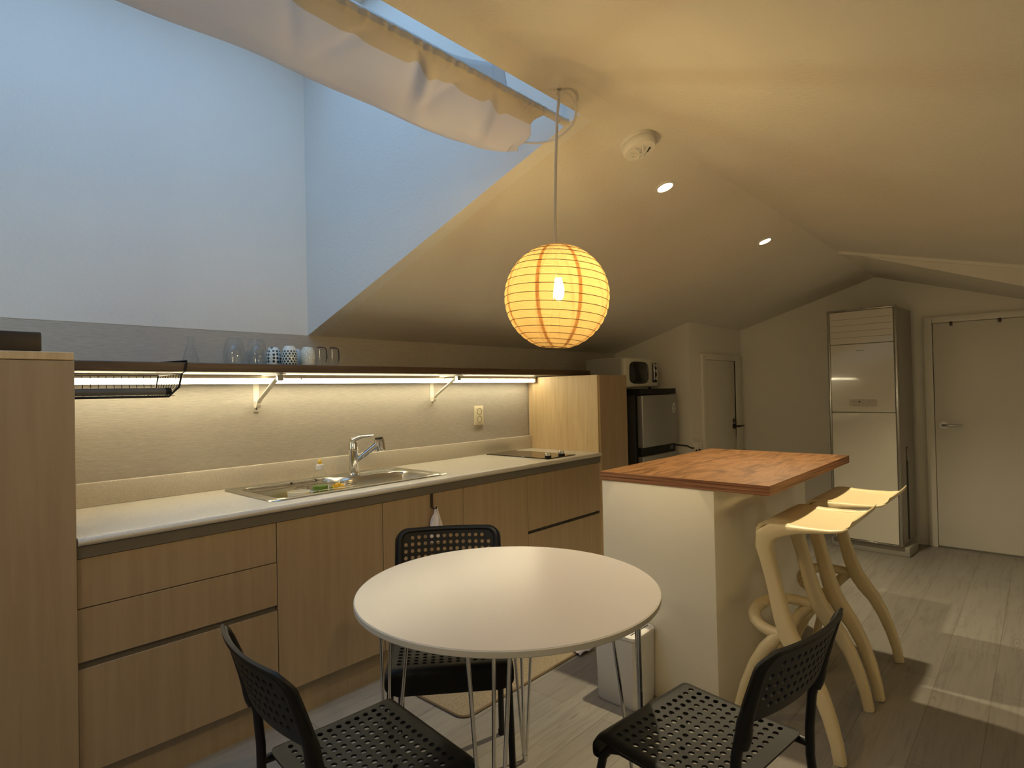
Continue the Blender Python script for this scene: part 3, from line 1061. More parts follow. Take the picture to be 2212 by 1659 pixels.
# ------------------------------------------------------------------ floor mat
t = thing('kitchen_mat', 'beige woven mat in front of the base cabinets', 'mat', (2.05, 2.0, 0))
mp = rrect(1.60, 1.735, 2.62, 2.27, .05, .001)
b_ = MB().loft([mp, [(x, y, .008) for x, y, z in mp]], True, True)
at(b_, 'weave', 'mat_weave', t)
b_ = MB().tube([(x, y, .006) for x, y, z in mp], .0055, 6, closed=True)
at(b_, 'binding', 'mat_binding', t)
b_ = MB().grid(lambda u, v_: (2.335 + .11 * u + .012 * v_, 1.700 + .05 * v_ - .01 * u, .0115 + .010 * abs(sin(5 * u + 2 * v_)) + .004 * sin(9 * v_)), 14, 8)
at(b_, 'care_label', 'bag_white', t, solid=.0012)

# ------------------------------------------------------------------ island
t = thing('kitchen_island', 'cream island counter with an orange brown plywood top', 'counter', (2.8, 1.2, 0))
at(MB().box((2.247, .973, 0), (3.428, 1.492, .8925), .0025, 2), 'base', 'island_paint', t)
b_ = MB()
tx0, tx1, ty0, ty1 = 2.240, 3.432, .757, 1.497
b_.add([(tx0, ty0, .93), (tx1, ty0, .93), (tx1, ty1, .93), (tx0, ty1, .93)], [(0, 1, 2, 3)])
b_.m = 1
b_.add([(tx0, ty0, .93), (tx1, ty0, .93), (tx1, ty1, .93), (tx0, ty1, .93), (tx0, ty0, .893), (tx1, ty0, .893), (tx1, ty1, .893), (tx0, ty1, .893)],
       [(0, 4, 5, 1), (1, 5, 6, 2), (2, 6, 7, 3), (3, 7, 4, 0), (7, 6, 5, 4)])
at(b_, 'plywood_top', ['plywood_face', 'plywood_edge'], t)

# waste bin
t = thing('waste_bin', 'slim white bin standing against the island', 'bin', (2.155, 1.335, 0))
b_ = MB().loft([rrect(2.082, 1.246, 2.236, 1.426, .02, .001), rrect(2.076, 1.242, 2.238, 1.430, .02, .015), rrect(2.070, 1.238, 2.240, 1.434, .02, .285)], True, True)
at(b_, 'bin_body', 'bin_white', t)
b_ = MB().loft([rrect(2.067, 1.235, 2.2425, 1.437, .022, .2855), rrect(2.067, 1.235, 2.2425, 1.437, .022, .297), rrect(2.073, 1.241, 2.238, 1.431, .02, .302)], True, True)
at(b_, 'lid', 'white_plastic', t)
at(MB().box((2.085, 1.262, .3015), (2.225, 1.266, .3035)), 'flap_seam', 'dark_grey', t)

# ------------------------------------------------------------------ bar stools
def make_stool(loc, label):
    t = thing('bar_stool', label, 'stool', loc, group='cream bar stools at the island')
    # seat sheet: lip at the back (y<0), waterfall at the front (y>0)
    top = [(-.184, .830), (-.177, .814), (-.160, .801), (-.13, .793), (-.09, .790), (-.04, .790), (.02, .793), (.07, .797), (.103, .795), (.124, .785), (.136, .767), (.1395, .742)]
    th = [.004, .006, .009, .011, .012, .013, .015, .018, .022, .024, .022, .018]
    hw = [.195, .203, .208, .212, .213, .213, .213, .213, .213, .211, .208, .204]
    b_ = MB()
    loops = []
    for i, (y, z) in enumerate(top):
        a = top[max(i - 1, 0)]
        c_ = top[min(i + 1, len(top) - 1)]
        tv = Vector((0, c_[0] - a[0], c_[1] - a[1])).normalized()
        nv = Vector((0, tv.z, -tv.y))
        if nv.z > 0 and i < 10:
            nv = -nv
        Lp = []
        nx = 14
        for q in range(nx + 1):
            u = -1 + 2 * q / nx
            dish = -.007 * (1 - u * u) * (0 if i > 7 else (1 if i > 2 else .3))
            Lp.append((u * hw[i], y, z + dish))
        for q in range(nx, -1, -1):
            u = -1 + 2 * q / nx
            dish = -.007 * (1 - u * u) * (0 if i > 7 else (1 if i > 2 else .3))
            e = (1 - abs(u) ** 6 * .5)
            Lp.append((u * hw[i] * .985, y + nv.y * th[i] * e, z + dish + nv.z * th[i] * e))
        loops.append(Lp)
    b_.loft(loops, True, True)
    b_.build('seat', 'stool_resin', t, angle=60)
    for sgn in (-1, 1):
        pth = [(-.172, .804, .194), (-.155, .7945, .1945), (-.12, .7875, .195), (-.06, .783, .195), (-.01, .7785, .195), (.035, .772, .194), (.073, .764, .1925), (.1045, .742, .191), (.1110, .70, .188), (.1025, .655, .186), (.0855, .585, .187), (.0725, .528, .189), (.0535, .452, .193), (.032, .388, .199),
               (.0, .335, .204), (-.04, .283, .208), (-.075, .215, .212), (-.103, .14, .216), (-.123, .065, .220), (-.133, .002, .223)]
        fl = [(.012, .003), (.018, .005), (.0225, .0065), (.0245, .010), (.0255, .0145), (.0265, .0230), (.0275, .0315), (.028, .036), (.028, .030), (.026, .0255), (.024, .0245), (.024, .0255), (.027, .0285), (.029, .031), (.027, .031), (.024, .027), (.022, .024), (.021, .022), (.020, .020), (.020, .019)]
        MB().tube([(sgn * x, y, z) for y, z, x in pth], 1, 16, up=(0, 1, 0) if False else None, flat=fl).build('leg', 'stool_resin', t, angle=60)
        pf = [(.045, .395, .199), (.075, .372, .203), (.115, .325, .207), (.155, .255, .211), (.190, .165, .216), (.214, .075, .221), (.226, .002, .224)]
        ff = [.020, .022, .022, .020, .0185, .0175, .017]
        MB().tube([(sgn * x, y, z) for y, z, x in pf], ff, 12).build('leg', 'stool_resin', t, angle=60)
    ring = []
    for q in range(25):
        a = pi * q / 24
        ring.append((-.199 * cos(a) if True else 0, .060 + .145 * sin(a) ** .75, .385 + .022 * sin(a)))
    b_ = MB().tube(ring, .0205, 14)
    # grip grooves round the ring
    for q in range(5, 20):
        p, p2 = Vector(ring[q]), Vector(ring[q + 1])
        b_.tube([p + (p2 - p) * .2, p + (p2 - p) * .6], .0222, 14)
    b_.build('footrest', 'stool_resin', t, angle=60)
    return t
s1_ = make_stool((2.462, .680, 0), 'cream sculpted bar stool nearer the round table')
dup(s1_, (3.022, .664, 0), label='cream sculpted bar stool further from the round table, nearer the air conditioner')

# ------------------------------------------------------------------ round table
TX, TY, TZ, TR = 1.262, 1.172, .735, .4335
t = thing('round_table', 'round white dining table on chrome rod legs', 'table', (TX, TY, 0))
b_ = MB()
b_.lathe([(0, TZ - .017), (TR - .002, TZ - .017), (TR, TZ - .015), (TR, TZ - .002), (TR - .002, TZ)], seg=96)
o = b_.build('tabletop_edge', 'table_edge', t)
b_ = MB().lathe([(TR - .0018, TZ - .0005), (TR - .0025, TZ + .0005), (0, TZ + .0005)], seg=96)
b_.build('tabletop', 'table_white', t)
for k_, aa in enumerate((125.5, 35.5, -54.5, -144.5)):
    a = radians(aa)
    rd, td = Vector((cos(a), sin(a), 0)), Vector((-sin(a), cos(a), 0))
    foot = rd * .372
    b_ = MB()
    for (rr, tt_) in ((.368, -.050), (.368, .050), (.285, 0)):
        p = rd * rr + td * tt_ + Vector((0, 0, TZ - .019))
        q = foot + td * tt_ * .10 + rd * (-.004 if rr < .3 else .002) + Vector((0, 0, .008))
        b_.tube([p, q], .0052, 10)
    b_.tube([foot + Vector((0, 0, .0)), foot + Vector((0, 0, .02))], .010, 12)
    b_.tube([rd * .28 + Vector((0, 0, TZ - .0195)), rd * .39 + Vector((0, 0, TZ - .0195))], 1, 4, flat=[(.06, .0022)] * 2)
    b_.build('leg', 'chrome', t)

# ------------------------------------------------------------------ black perforated chairs
def holes_panel(mb, fn, thick, nx, ny, p, ml, mr, mbm, mt_, Rc, skip=lambda i, j: False, hr=.29):
    """perforated sheet: nx*ny holes of pitch p, margins in quarter pitches; fn(a, b) -> point"""
    q = p / 4
    W, H = (nx * 4 + ml + mr) * q, (ny * 4 + mbm + mt_) * q
    def corner(a, b_):
        # a in [-W/2, W/2], b in [0, H] with rounded corners
        dx, dy = abs(a) - (W / 2 - Rc), max(Rc - b_, b_ - (H - Rc))
        if dx > 0 and dy > 0:
            m_, h_ = max(dx, dy), sqrt(dx * dx + dy * dy)
            s_ = m_ / h_
            a = math.copysign(W / 2 - Rc + dx * s_, a)
            b_ = (Rc - dy * s_) if b_ < H / 2 else (H - Rc + dy * s_)
        return a, b_
    def P(a, b_):
        a, b_ = corner(a, b_)
        return Vector(fn(a, b_))
    def Nn(a, b_):
        a, b_ = corner(a, b_)
        e = .002
        n_ = (Vector(fn(a + e, b_)) - Vector(fn(a - e, b_))).cross(Vector(fn(a, b_ + e)) - Vector(fn(a, b_ - e)))
        return n_.normalized() if n_.length > 0 else Vector((0, 0, 1))
    idx = {}
    vs, fs = [], []
    def vert(a, b_, side):
        k_ = (round(a * 1e5), round(b_ * 1e5), side)
        if k_ not in idx:
            idx[k_] = len(vs)
            pt = P(a, b_)
            vs.append(pt if side == 0 else pt - Nn(a, b_) * thick)
        return idx[k_]
    NX, NY = nx * 4 + ml + mr, ny * 4 + mbm + mt_
    def quad(pts, flip=False):
        for sd in (0, 1):
            ids = [vert(a, b_, sd) for a, b_ in pts]
            if sd:
                ids.reverse()
            fs.append(tuple(ids))
    hole_cells = set()
    for i in range(nx):
        for j in range(ny):
            if skip(i, j):
                continue
            ci, cj = ml + 4 * i, mbm + 4 * j
            for a in range(4):
                for b_ in range(4):
                    hole_cells.add((ci + a, cj + b_))
            x0, y0 = -W / 2 + ci * q, cj * q
            per = [(x0 + k_ * q, y0) for k_ in range(4)] + [(x0 + p, y0 + k_ * q) for k_ in range(4)] + [(x0 + p - k_ * q, y0 + p) for k_ in range(4)] + [(x0, y0 + p - k_ * q) for k_ in range(4)]
            cx, cy = x0 + p / 2, y0 + p / 2
            cir = []
            for (a, b_) in per:
                an = atan2(b_ - cy, a - cx)
                cir.append((cx + hr * p * cos(an), cy + hr * p * sin(an)))
            for k_ in range(16):
                k2 = (k_ + 1) % 16
                quad([per[k_], per[k2], cir[k2], cir[k_]])
                fs.append((vert(*cir[k_], 0), vert(*cir[k2], 0), vert(*cir[k2], 1), vert(*cir[k_], 1)))
    for i in range(NX):
        for j in range(NY):
            if (i, j) in hole_cells:
                continue
            x0, y0 = -W / 2 + i * q, j * q
            quad([(x0, y0), (x0 + q, y0), (x0 + q, y0 + q), (x0, y0 + q)])
    rim = [(-W / 2 + i * q, 0) for i in range(NX)] + [(W / 2, j * q) for j in range(NY)] + [(W / 2 - i * q, H) for i in range(NX)] + [(-W / 2, H - j * q) for j in range(NY)]
    for k_ in range(len(rim)):
        a, b_ = rim[k_], rim[(k_ + 1) % len(rim)]
        fs.append((vert(*a, 1), vert(*b_, 1), vert(*b_, 0), vert(*a, 0)))
    mb.add(vs, fs)
    return W, H

def make_chair(loc, rz, label):
    t = thing('perforated_chair', label, 'chair', loc, rz, 'black perforated chairs around the round table')
    # seat: b runs from back to front
    p = .0252
    nx, ny = 13, 11
    ml, mfront, mback = 4, 17, 5
    W = (nx * 4 + 2 * ml) * p / 4
    H = (ny * 4 + mfront + mback) * p / 4
    WS = .398 / W
    YB = -.178
    flat_len = H - .092
    def seat(a, b_):
        u = 2 * a / W
        ed = max(0, abs(a) - (W / 2 - .024)) / .024
        sag = -.010 * (1 - u * u) * sin(pi * min(1, max(0, b_ / flat_len))) - .010 * ed * ed
        if b_ <= flat_len:
            return (a * WS, YB + b_, .447 + sag + .004 * (b_ / flat_len) ** 3)
        s_ = b_ - flat_len
        r = .024
        if s_ < r * pi / 2:
            th = s_ / r
            y, z = r * sin(th), -r + r * cos(th)
        else:
            y, z = r, -r - (s_ - r * pi / 2)
        return (a * WS, YB + flat_len + y, .451 + sag + z)
    b_ = MB()
    holes_panel(b_, seat, .005, nx, ny, p, ml, ml, mback, mfront, .045)
    b_.build('seat', 'black_plastic', t, angle=50)
    # backrest: b runs from bottom to top
    p2 = .0240
    bx, by = 14, 5
    W2 = (bx * 4 + 9) * p2 / 4
    def back(a, b_):
        u = 2 * a / W2
        b_ = b_ + .0
        bow = .030 * (1 - u * u)
        ed = max(0, abs(a) - (W2 / 2 - .02)) / .02
        return (a, -.218 - .28 * b_ - .30 * b_ * b_ - bow + .006 * ed * ed, .628 + b_ * .965)
    b_ = MB()
    def sk(i, j):
        return (j in (by - 1, 0)) and i in (0, bx - 1)
    holes_panel(b_, back, -.007, bx, by, p2, 5, 4, 3, 4, .040, sk)
    b_.build('backrest', 'black_plastic', t, angle=50)
    for sgn in (-1, 1):
        # rear upright and leg with the moulded sleeve of the backrest
        leg = [(.187, -.240, 0), (.184, -.214, .22), (.181, -.195, .40), (.181, -.196, .47), (.181, -.203, .55), (.183, -.214, .60), (.186, -.228, .635)]
        lr = MB().tube([(sgn * x, y, z) for x, y, z in leg], .0112, 14).build('leg', 'black_metal', t)
        fr = [(.190, .178, 0), (.187, .168, .22), (.184, .158, .36), (.182, .150, .395), (.180, .130, .418), (.178, .10, .427), (.177, 0, .4275), (.178, -.12, .4275), (.181, -.195, .4275)]
        lf = MB().tube([(sgn * x, y, z) for x, y, z in fr], .0108, 14).build('leg', 'black_metal', t)
        for (x, y, lg) in ((.187, -.240, lr), (.190, .178, lf)):
            MB().lathe([(.0135, 0), (.0135, .018), (.0115, .022)], (sgn * x, y, 0), 12).build('foot_cap', 'black_plastic', lg)
    # thick rounded rim of the backrest, opening into sleeves for the uprights
    H2 = (by * 4 + 7) * p2 / 4
    ins, rc = .0125, .034
    path, rad_ = [], []
    for k_ in range(5):
        path.append((-W2 / 2 + ins + .008 * (1 - k_ / 4), -.058 + .058 * k_ / 4))
        rad_.append((.0128, .0158, .0168, .0165, .0158)[k_])
    for k_ in range(1, 5):
        path.append((-W2 / 2 + ins, (H2 - ins - rc) * k_ / 4))
        rad_.append(.0152 - .0012 * k_)
    for k_ in range(1, 7):
        an = pi / 2 * k_ / 6
        path.append((-W2 / 2 + ins + rc * (1 - cos(an)), H2 - ins - rc + rc * sin(an)))
        rad_.append(.0104 - .0006 * k_)
    half = len(path)
    for k_ in range(1, 8):
        path.append((-W2 / 2 + ins + rc + (W2 - 2 * ins - 2 * rc) * k_ / 8, H2 - ins))
        rad_.append(.0066)
    for k_ in range(half - 1, -1, -1):
        path.append((-path[k_][0], path[k_][1]))
        rad_.append(rad_[k_])
    pts_ = []
    for a_, q_b in path:
        P_ = Vector(back(a_, max(q_b, -.012)))
        if q_b < -.012:
            P_ += Vector((0, .010 * (-.012 - q_b) / .046, (q_b + .012) * .97))
        pts_.append(P_ + Vector((0, -.003, 0)))
    MB().tube(pts_, rad_, 14).build('backrest_rim', 'black_plastic', t, angle=70)
    MB().tube([(-.18, -.155, .4275), (.18, -.155, .4275)], .0095, 12).build('crossbar', 'black_metal', t)
    nest(t, (('backrest_rim', 'backrest'),))
    return t
ch = make_chair((1.331, 1.508, 0), radians(138), 'black perforated chair behind the table, facing the viewer')
dup(ch, (.818, 1.214, 0), radians(-96), label='black perforated chair nearest the wide drawers, at the left of the table')
dup(ch, (1.392, .660, 0), radians(-7), label='black perforated chair in front of the island, at the right of the table')

# ------------------------------------------------------------------ paper lantern
LX, LY, LZ, LR = 1.402, 1.076, 1.579, .1565
t = thing('pendant_lamp', 'glowing round paper lantern hanging over the table', 'lamp', (LX, LY, LZ))
tilt = Matrix.Rotation(radians(4.3), 3, Vector((fwd.x, fwd.y, 0)).normalized())
NR = 18
prof = []
r_end = .038
th0 = math.asin(r_end / LR)
sub = 5
for i in range(NR * sub + 1):
    th = th0 + (pi - th0 - .06) * i / (NR * sub)
    ph = (i % sub) / sub
    bul = .0016 * sin(pi * ph)
    prof.append(((LR - .0012 + bul) * sin(th), -(LR - .0012 + bul) * cos(th)))
prof = [(0, prof[0][1] + .004), (.02, prof[0][1] + .004), (r_end - .001, prof[0][1] + .003)] + prof
b_ = MB().lathe(prof, seg=96, M=tilt)
b_.f = [q for q in b_.f if len(q) == 4]
b_.mi = b_.mi[:len(b_.f)]
b_.build('paper_shade', 'washi_paper', t, angle=180)
b_ = MB()
for i in range(NR + 1):
    th = th0 + (pi - th0 - .06) * i / NR
    rr, zz = (LR - .0008) * sin(th), -(LR - .0008) * cos(th)
    b_.tube([tilt @ Vector((rr * cos(2 * pi * q / 72), rr * sin(2 * pi * q / 72), zz)) for q in range(72)], .00095, 5, closed=True)
b_.build('wire_ribs', 'lantern_wire', t)
b_ = MB()
for sgn in (-1, 1):
    b_.tube([tilt @ Vector((sgn * .04, 0, -.152)), tilt @ Vector((sgn * .02, 0, -.10)), tilt @ Vector((sgn * .012, 0, .13)), tilt @ Vector((sgn * .03, 0, .151))], .0011, 6)
b_.tube([tilt @ Vector((-.035, 0, .152)), tilt @ Vector((.035, 0, .152))], .0012, 6)
b_.build('spreader', 'soft_chrome', t)
MB().tube([(0, 0, .155), (.001, -.001, .105), (.002, -.003, .095), (.004, -.006, .055)], [.004, .004, .011, .011], 16).build('bulb_holder', 'white_plastic', t)
MB().lathe([(0, -.022), (.007, -.020), (.012, -.012), (.0148, .0), (.0150, .012), (.0125, .026), (.009, .036), (.0075, .042), (0, .042)], (.004, -.006, .012), 28).build('bulb', 'bulb_glow', t)
hz = 2.221
hook = Vector((1.436 - LX, 1.076 - LY, hz - LZ))
cord = [Vector((0, 0, .15)), Vector((.002, 0, .25)), Vector((.010, 0, .40)), Vector((.022, 0, .55)), hook + Vector((0, 0, -.03)), hook + Vector((0, 0, -.012))]
loop = [hook + Vector((.006, -.004, -.010)), hook + Vector((.035, -.02, -.022)), hook + Vector((.072, -.012, -.048)), hook + Vector((.095, .02, -.075)), hook + Vector((.098, .07, -.095)),
        hook + Vector((.090, .13, -.100)), hook + Vector((.05, .20, -.088)), hook + Vector((-.02, .28, -.04)), hook + Vector((-.06, .34, .08))]
def smooth(P, k=5):
    out = []
    for i in range(len(P) - 1):
        p0, p1, p2, p3 = P[max(i - 1, 0)], P[i], P[i + 1], P[min(i + 2, len(P) - 1)]
        for q in range(k):
            t_ = q / k
            out.append(.5 * (2 * p1 + (p2 - p0) * t_ + (2 * p0 - 5 * p1 + 4 * p2 - p3) * t_ * t_ + (3 * p1 - p0 - 3 * p2 + p3) * t_ ** 3))
    return out + [P[-1]]


b_ = MB().tube(cord + smooth(loop), .0042, 8)
b_.build('cord', 'cord_white', t)
b_ = MB().lathe([(.008, 0), (.008, -.004), (.003, -.006)], hook[:], 14).tube([hook + Vector((0, 0, -.004)), hook + Vector((.004, 0, -.014)), hook + Vector((0, .006, -.018)), hook + Vector((-.004, 0, -.012))], .0016, 6)
b_.build('ceiling_hook', 'soft_chrome', t)

# ------------------------------------------------------------------ blind in the skylight well
t = thing('skylight_blind', 'gathered white cotton blind hanging in the skylight well', 'curtain', (1.0, 1.2, 2.15))
CXa, CXb = -.95, 1.50
sec = [(1.180, 2.208), (1.164, 2.209), (1.151, 2.196), (1.154, 2.181), (1.168, 2.171), (1.194, 2.158), (1.240, 2.132), (1.300, 2.108), (1.350, 2.102), (1.392, 2.118), (1.415, 2.158), (1.425, 2.215), (1.428, 2.30), (1.43, 2.42)]
ru = random.Random(3)
ph = [(ru.uniform(5, 60), ru.uniform(0, 6.3)) for _ in range(9)]
def drape(u, v_):
    x = CXa + (CXb - CXa) * u
    s_ = v_ * (len(sec) - 1)
    i = min(int(s_), len(sec) - 2)
    q = s_ - i
    y = sec[i][0] * (1 - q) + sec[i + 1][0] * q
    z = sec[i][1] * (1 - q) + sec[i + 1][1] * q
    # gathers on the rod casing
    rod = max(0, 1 - abs(s_ - 2) / 2.6)
    g = .0035 * sin(150 * x + 2.5 * sin(13 * x)) + .0025 * sin(233 * x + 1.3)
    y += rod * g * .8
    z -= rod * abs(g) * .8
    belly = max(0, 1 - abs(s_ - 7.2) / 4.5)
    # sag, soft folds and a couple of deep creases
    z += belly * (.010 * sin(3.1 * x + .8) + .006 * sin(8.3 * x + s_ * .9) + .004 * sin(17 * x - s_ * 1.7))
    y += belly * (.010 * sin(4.3 * x + 1.1) + .006 * sin(9.0 * x + 2 + s_ * .5))
    for xc, sl_, am in ((.985, .020, .020), (1.02, .024, -.018), (1.26, .022, .018), (1.295, .018, -.015), (.62, .03, .010), (1.12, -.025, .010), (.80, -.03, .008)):
        d = (x - xc - sl_ * (s_ - 5))
        z += am * math.exp(-(d / .022) ** 2) * math.exp(-((s_ - 5.4) / 1.5) ** 2)
    # the free end narrows
    e = max(0, (x - 1.28) / .22)
    if s_ > 5:
        y -= e * e * .085 * min(1, (s_ - 5) / 4)
        z += e * e * .012
    xe = x - max(0, u - .94) / .06 * .05 * max(0, math.sin(pi * min(1, s_ / 8))) + (.012 * sin(s_ * 2.3) if u > .985 else 0)
    return (xe, y, z)
b_ = MB()
b_.grid(drape, 420, 78)
ncas = int(78 * 5.2 / 13)
b_.mi = [1 if (k_ // 420) < ncas else 0 for k_ in range(len(b_.f))]
at(b_, 'cloth', ['curtain_cotton', 'curtain_casing'], t, angle=180, solid=.0012, recalc=False)
b_ = MB().tube([(-.98, 1.166, 2.194), (1.583, 1.166, 2.194)], .0125, 14)
at(b_, 'rod', 'cord_white', t)
b_ = MB().tube([(1.583, 1.166, 2.194), (1.592, 1.166, 2.194)], [.0125, .016], 14)
at(b_, 'rod_holder', 'cord_white', t)

# ------------------------------------------------------------------ ceiling fittings
nrm = Vector((0, -(zr(2) - ZK) / (YW - YRIDGE), -1)).normalized()      # pointing down into the room, off the left slope
q_ = Vector((0, 0, 1)).rotation_difference(nrm).to_matrix()
px, py = 1.925, 1.092
t = thing('smoke_detector', 'round white heat detector on the ceiling beside the lantern cord', 'detector', (px, py, zl(px, py)))
MB().lathe([(.063, .0), (.063, .010), (.060, .012)], seg=40, M=q_).build('mount', 'white_plastic', t)
MB().lathe([(.060, .0125), (.062, .016), (.062, .034), (.056, .044), (.048, .045), (.030, .0435), (.016, .0435), (0, .0435)], seg=40, M=q_).build('housing', 'white_plastic', t)
b_ = MB()
for k_ in range(8):
    a = 2 * pi * k_ / 8
    d_ = Vector((cos(a), sin(a), 0))
    b_.tube([q_ @ (d_ * .036 + Vector((0, 0, .045))), q_ @ (d_ * .030 + Vector((0, 0, .054))), q_ @ (d_ * .010 + Vector((0, 0, .062)))], .0016, 6)
b_.tube([q_ @ Vector((.010 * cos(2 * pi * k_ / 16), .010 * sin(2 * pi * k_ / 16), .062)) for k_ in range(16)], .0018, 6, closed=True)
b_.build('sensor_cage', 'white_plastic', t)
MB().tube([q_ @ Vector((.016, .034, .0445)), q_ @ Vector((.034, .012, .0445))], .0032, 8).build('slot', 'slot_dark', t)

SP_LAB = ('recessed round ceiling spotlight nearer the lantern', 'recessed round ceiling spotlight nearer the far wall')
sp_data = None
for k_, (px, py) in enumerate(((2.347, 1.199), (3.60, 1.206))):
    t = thing('ceiling_spotlight', SP_LAB[k_], 'spotlight', (px, py, zl(px, py)), group='recessed ceiling spotlights')
    MB().lathe([(.046, 0), (.045, .005), (.034, .006), (.031, .0015), (.031, .0)], seg=36, M=q_).build('trim_ring', 'white_plastic', t)
    MB().lathe([(.031, .0005), (.029, .0022), (0, .0026)], seg=32, M=q_).build('lens', 'spot_glow', t)
    ld = bpy.data.lights.new('spot_beam', 'SPOT')
    ld.energy = SPOT_POWER
    ld.color = (1, .84, .53)
    ld.spot_size = radians(118)
    ld.spot_blend = .75
    ld.shadow_soft_size = .022
    lo = bpy.data.objects.new('spot_beam', ld)
    COL.objects.link(lo)
    lo.parent = t
    lo.location = nrm * .032
    lo.rotation_euler = Vector((0, 0, -1)).rotation_difference((nrm + Vector((0, 0, -.0))).normalized()).to_euler()

px, py = -.85, .60  # unseen lamp behind the viewer, added to supply general fill light
t = thing('fill_lamp', 'round opal fill lamp added out of view on the right slope, behind the viewer', 'lamp', (px, py, znear(px, py)))
q2 = Vector((0, 0, 1)).rotation_difference(Vector((0, .262, -1)).normalized()).to_matrix()
MB().lathe([(.21, -.01), (.21, .022), (.205, .026)], seg=48, M=q2).build('base_ring', 'white_plastic', t)
MB().lathe([(.203, .026), (.195, .060), (.16, .085), (.08, .098), (0, .10)], seg=48, M=q2).build('diffuser', 'fill_glow', t)

# ------------------------------------------------------------------ fridge and microwave
t = thing('fridge', 'steel fronted fridge with black trim in the corner nook', 'fridge', (4.19, 2.5, 0))
at(MB().box((3.915, 2.285, .03), (4.475, 2.84, 1.262), .004, 1), 'cabinet', 'dark_grey', t)
at(MB().box((3.895, 2.235, 1.250), (4.478, 2.845, 1.296), .004, 1), 'top_cap', 'black_plastic', t)
at(MB().box((3.912, 2.222, .853), (4.474, 2.272, 1.246), .007, 3), 'freezer_door', 'fridge_steel', t)
at(MB().box((3.912, 2.222, .06), (4.474, 2.272, .788), .007, 3), 'fridge_door', 'fridge_steel', t)
at(MB().box((3.918, 2.248, .790), (4.468, 2.284, .851)), 'control_strip', 'black_plastic', t)
at(MB().box((3.914, 2.273, .06), (3.924, 2.284, 1.246)), 'gasket', 'black_plastic', t)
b_ = MB()
for k_ in range(2):
    b_.box((4.385 + .03 * k_, 2.2455, .805), (4.397 + .03 * k_, 2.249, .835))
at(b_, 'indicator_marks', 'soft_chrome', t)
b_ = MB()
ec = Vector((4.408, 2.2205, 1.143))
b_.tube([ec + Vector((.022 * cos(2 * pi * k_ / 24), 0, .030 * sin(2 * pi * k_ / 24) - .01)) for k_ in range(24)], .003, 6, closed=True)
b_.tube([ec + Vector((0, 0, .035)), ec + Vector((-.012, 0, .012)), ec + Vector((.012, 0, .012)), ec + Vector((0, 0, .035))], .003, 6)
b_.tube([ec + Vector((-.008, 0, -.018)), ec + Vector((.006, 0, -.008))], .003, 6)
at(b_, 'emblem', 'white_plastic', t)
b_ = MB().tube([(4.478, 2.30, .83), (4.52, 2.24, .828), (4.56, 2.19, .82), (4.582, 2.16, .80), (4.60, 2.150, .80)], .006, 8)
at(b_, 'power_cable', 'black_plastic', t)

t = thing('microwave', 'cream retro microwave oven on top of the fridge', 'microwave', (4.04, 2.45, 1.3))
at(MB().box((3.812, 2.300, 1.308), (4.300, 2.66, 1.533), .018, 3), 'body', 'microwave_cream', t)
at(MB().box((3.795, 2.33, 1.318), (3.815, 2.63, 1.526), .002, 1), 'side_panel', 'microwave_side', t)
b_ = MB()
def rsq(hx, hz_, y, cx, cz_, e=4.0):
    return [(cx + math.copysign(abs(cos(a)) ** (2 / e), cos(a)) * hx, y, cz_ + math.copysign(abs(sin(a)) ** (2 / e), sin(a)) * hz_) for a in [2 * pi * k_ / 40 for k_ in range(40)]]
b_.loft([rsq(.142, .086, 2.301, 4.005, 1.420), rsq(.140, .084, 2.294, 4.005, 1.420), rsq(.130, .076, 2.291, 4.005, 1.420)], False, True)
at(b_, 'door_window', 'door_glass_dark', t)
at(MB().box((4.215, 2.292, 1.345), (4.275, 2.301, 1.500), .003, 2), 'control_panel', 'black_plastic', t)
at(MB().tube([(4.192, 2.300, 1.358), (4.192, 2.272, 1.364), (4.192, 2.272, 1.492), (4.192, 2.300, 1.498)], .006, 10), 'handle', 'chrome', t)
for zz in (1.378, 1.435, 1.478):
    at(MB().lathe([(.016, 0), (.016, .012), (.013, .014), (0, .014)], (4.247, 2.292, zz), 20, M=Matrix.Rotation(pi / 2, 3, 'X')), 'dial', 'chrome', t)
for xx in (3.87, 4.24):
    for yy in (2.34, 2.62):
        at(MB().lathe([(.012, 0), (.012, .013)], (xx, yy, 1.296), 12), 'foot', 'black_plastic', t)

t = thing('power_outlet', 'white twin plug outlet low beside the small door', 'socket', (4.655, 2.17, .80))
at(MB().box((4.612, 2.158, .775), (4.722, 2.1695, .865), .003, 1), 'plate', 'white_plastic', t)
for xx in (4.640, 4.695):
    at(MB().box((xx - .015, 2.128, .785), (xx + .015, 2.159, .845), .004, 1), 'plug', 'white_plastic', t)
    at(MB().tube([(xx, 2.143, .785), (xx, 2.143, .72), (xx + .006, 2.15, .55)], .008, 8), 'plug_cable', 'black_plastic', t)

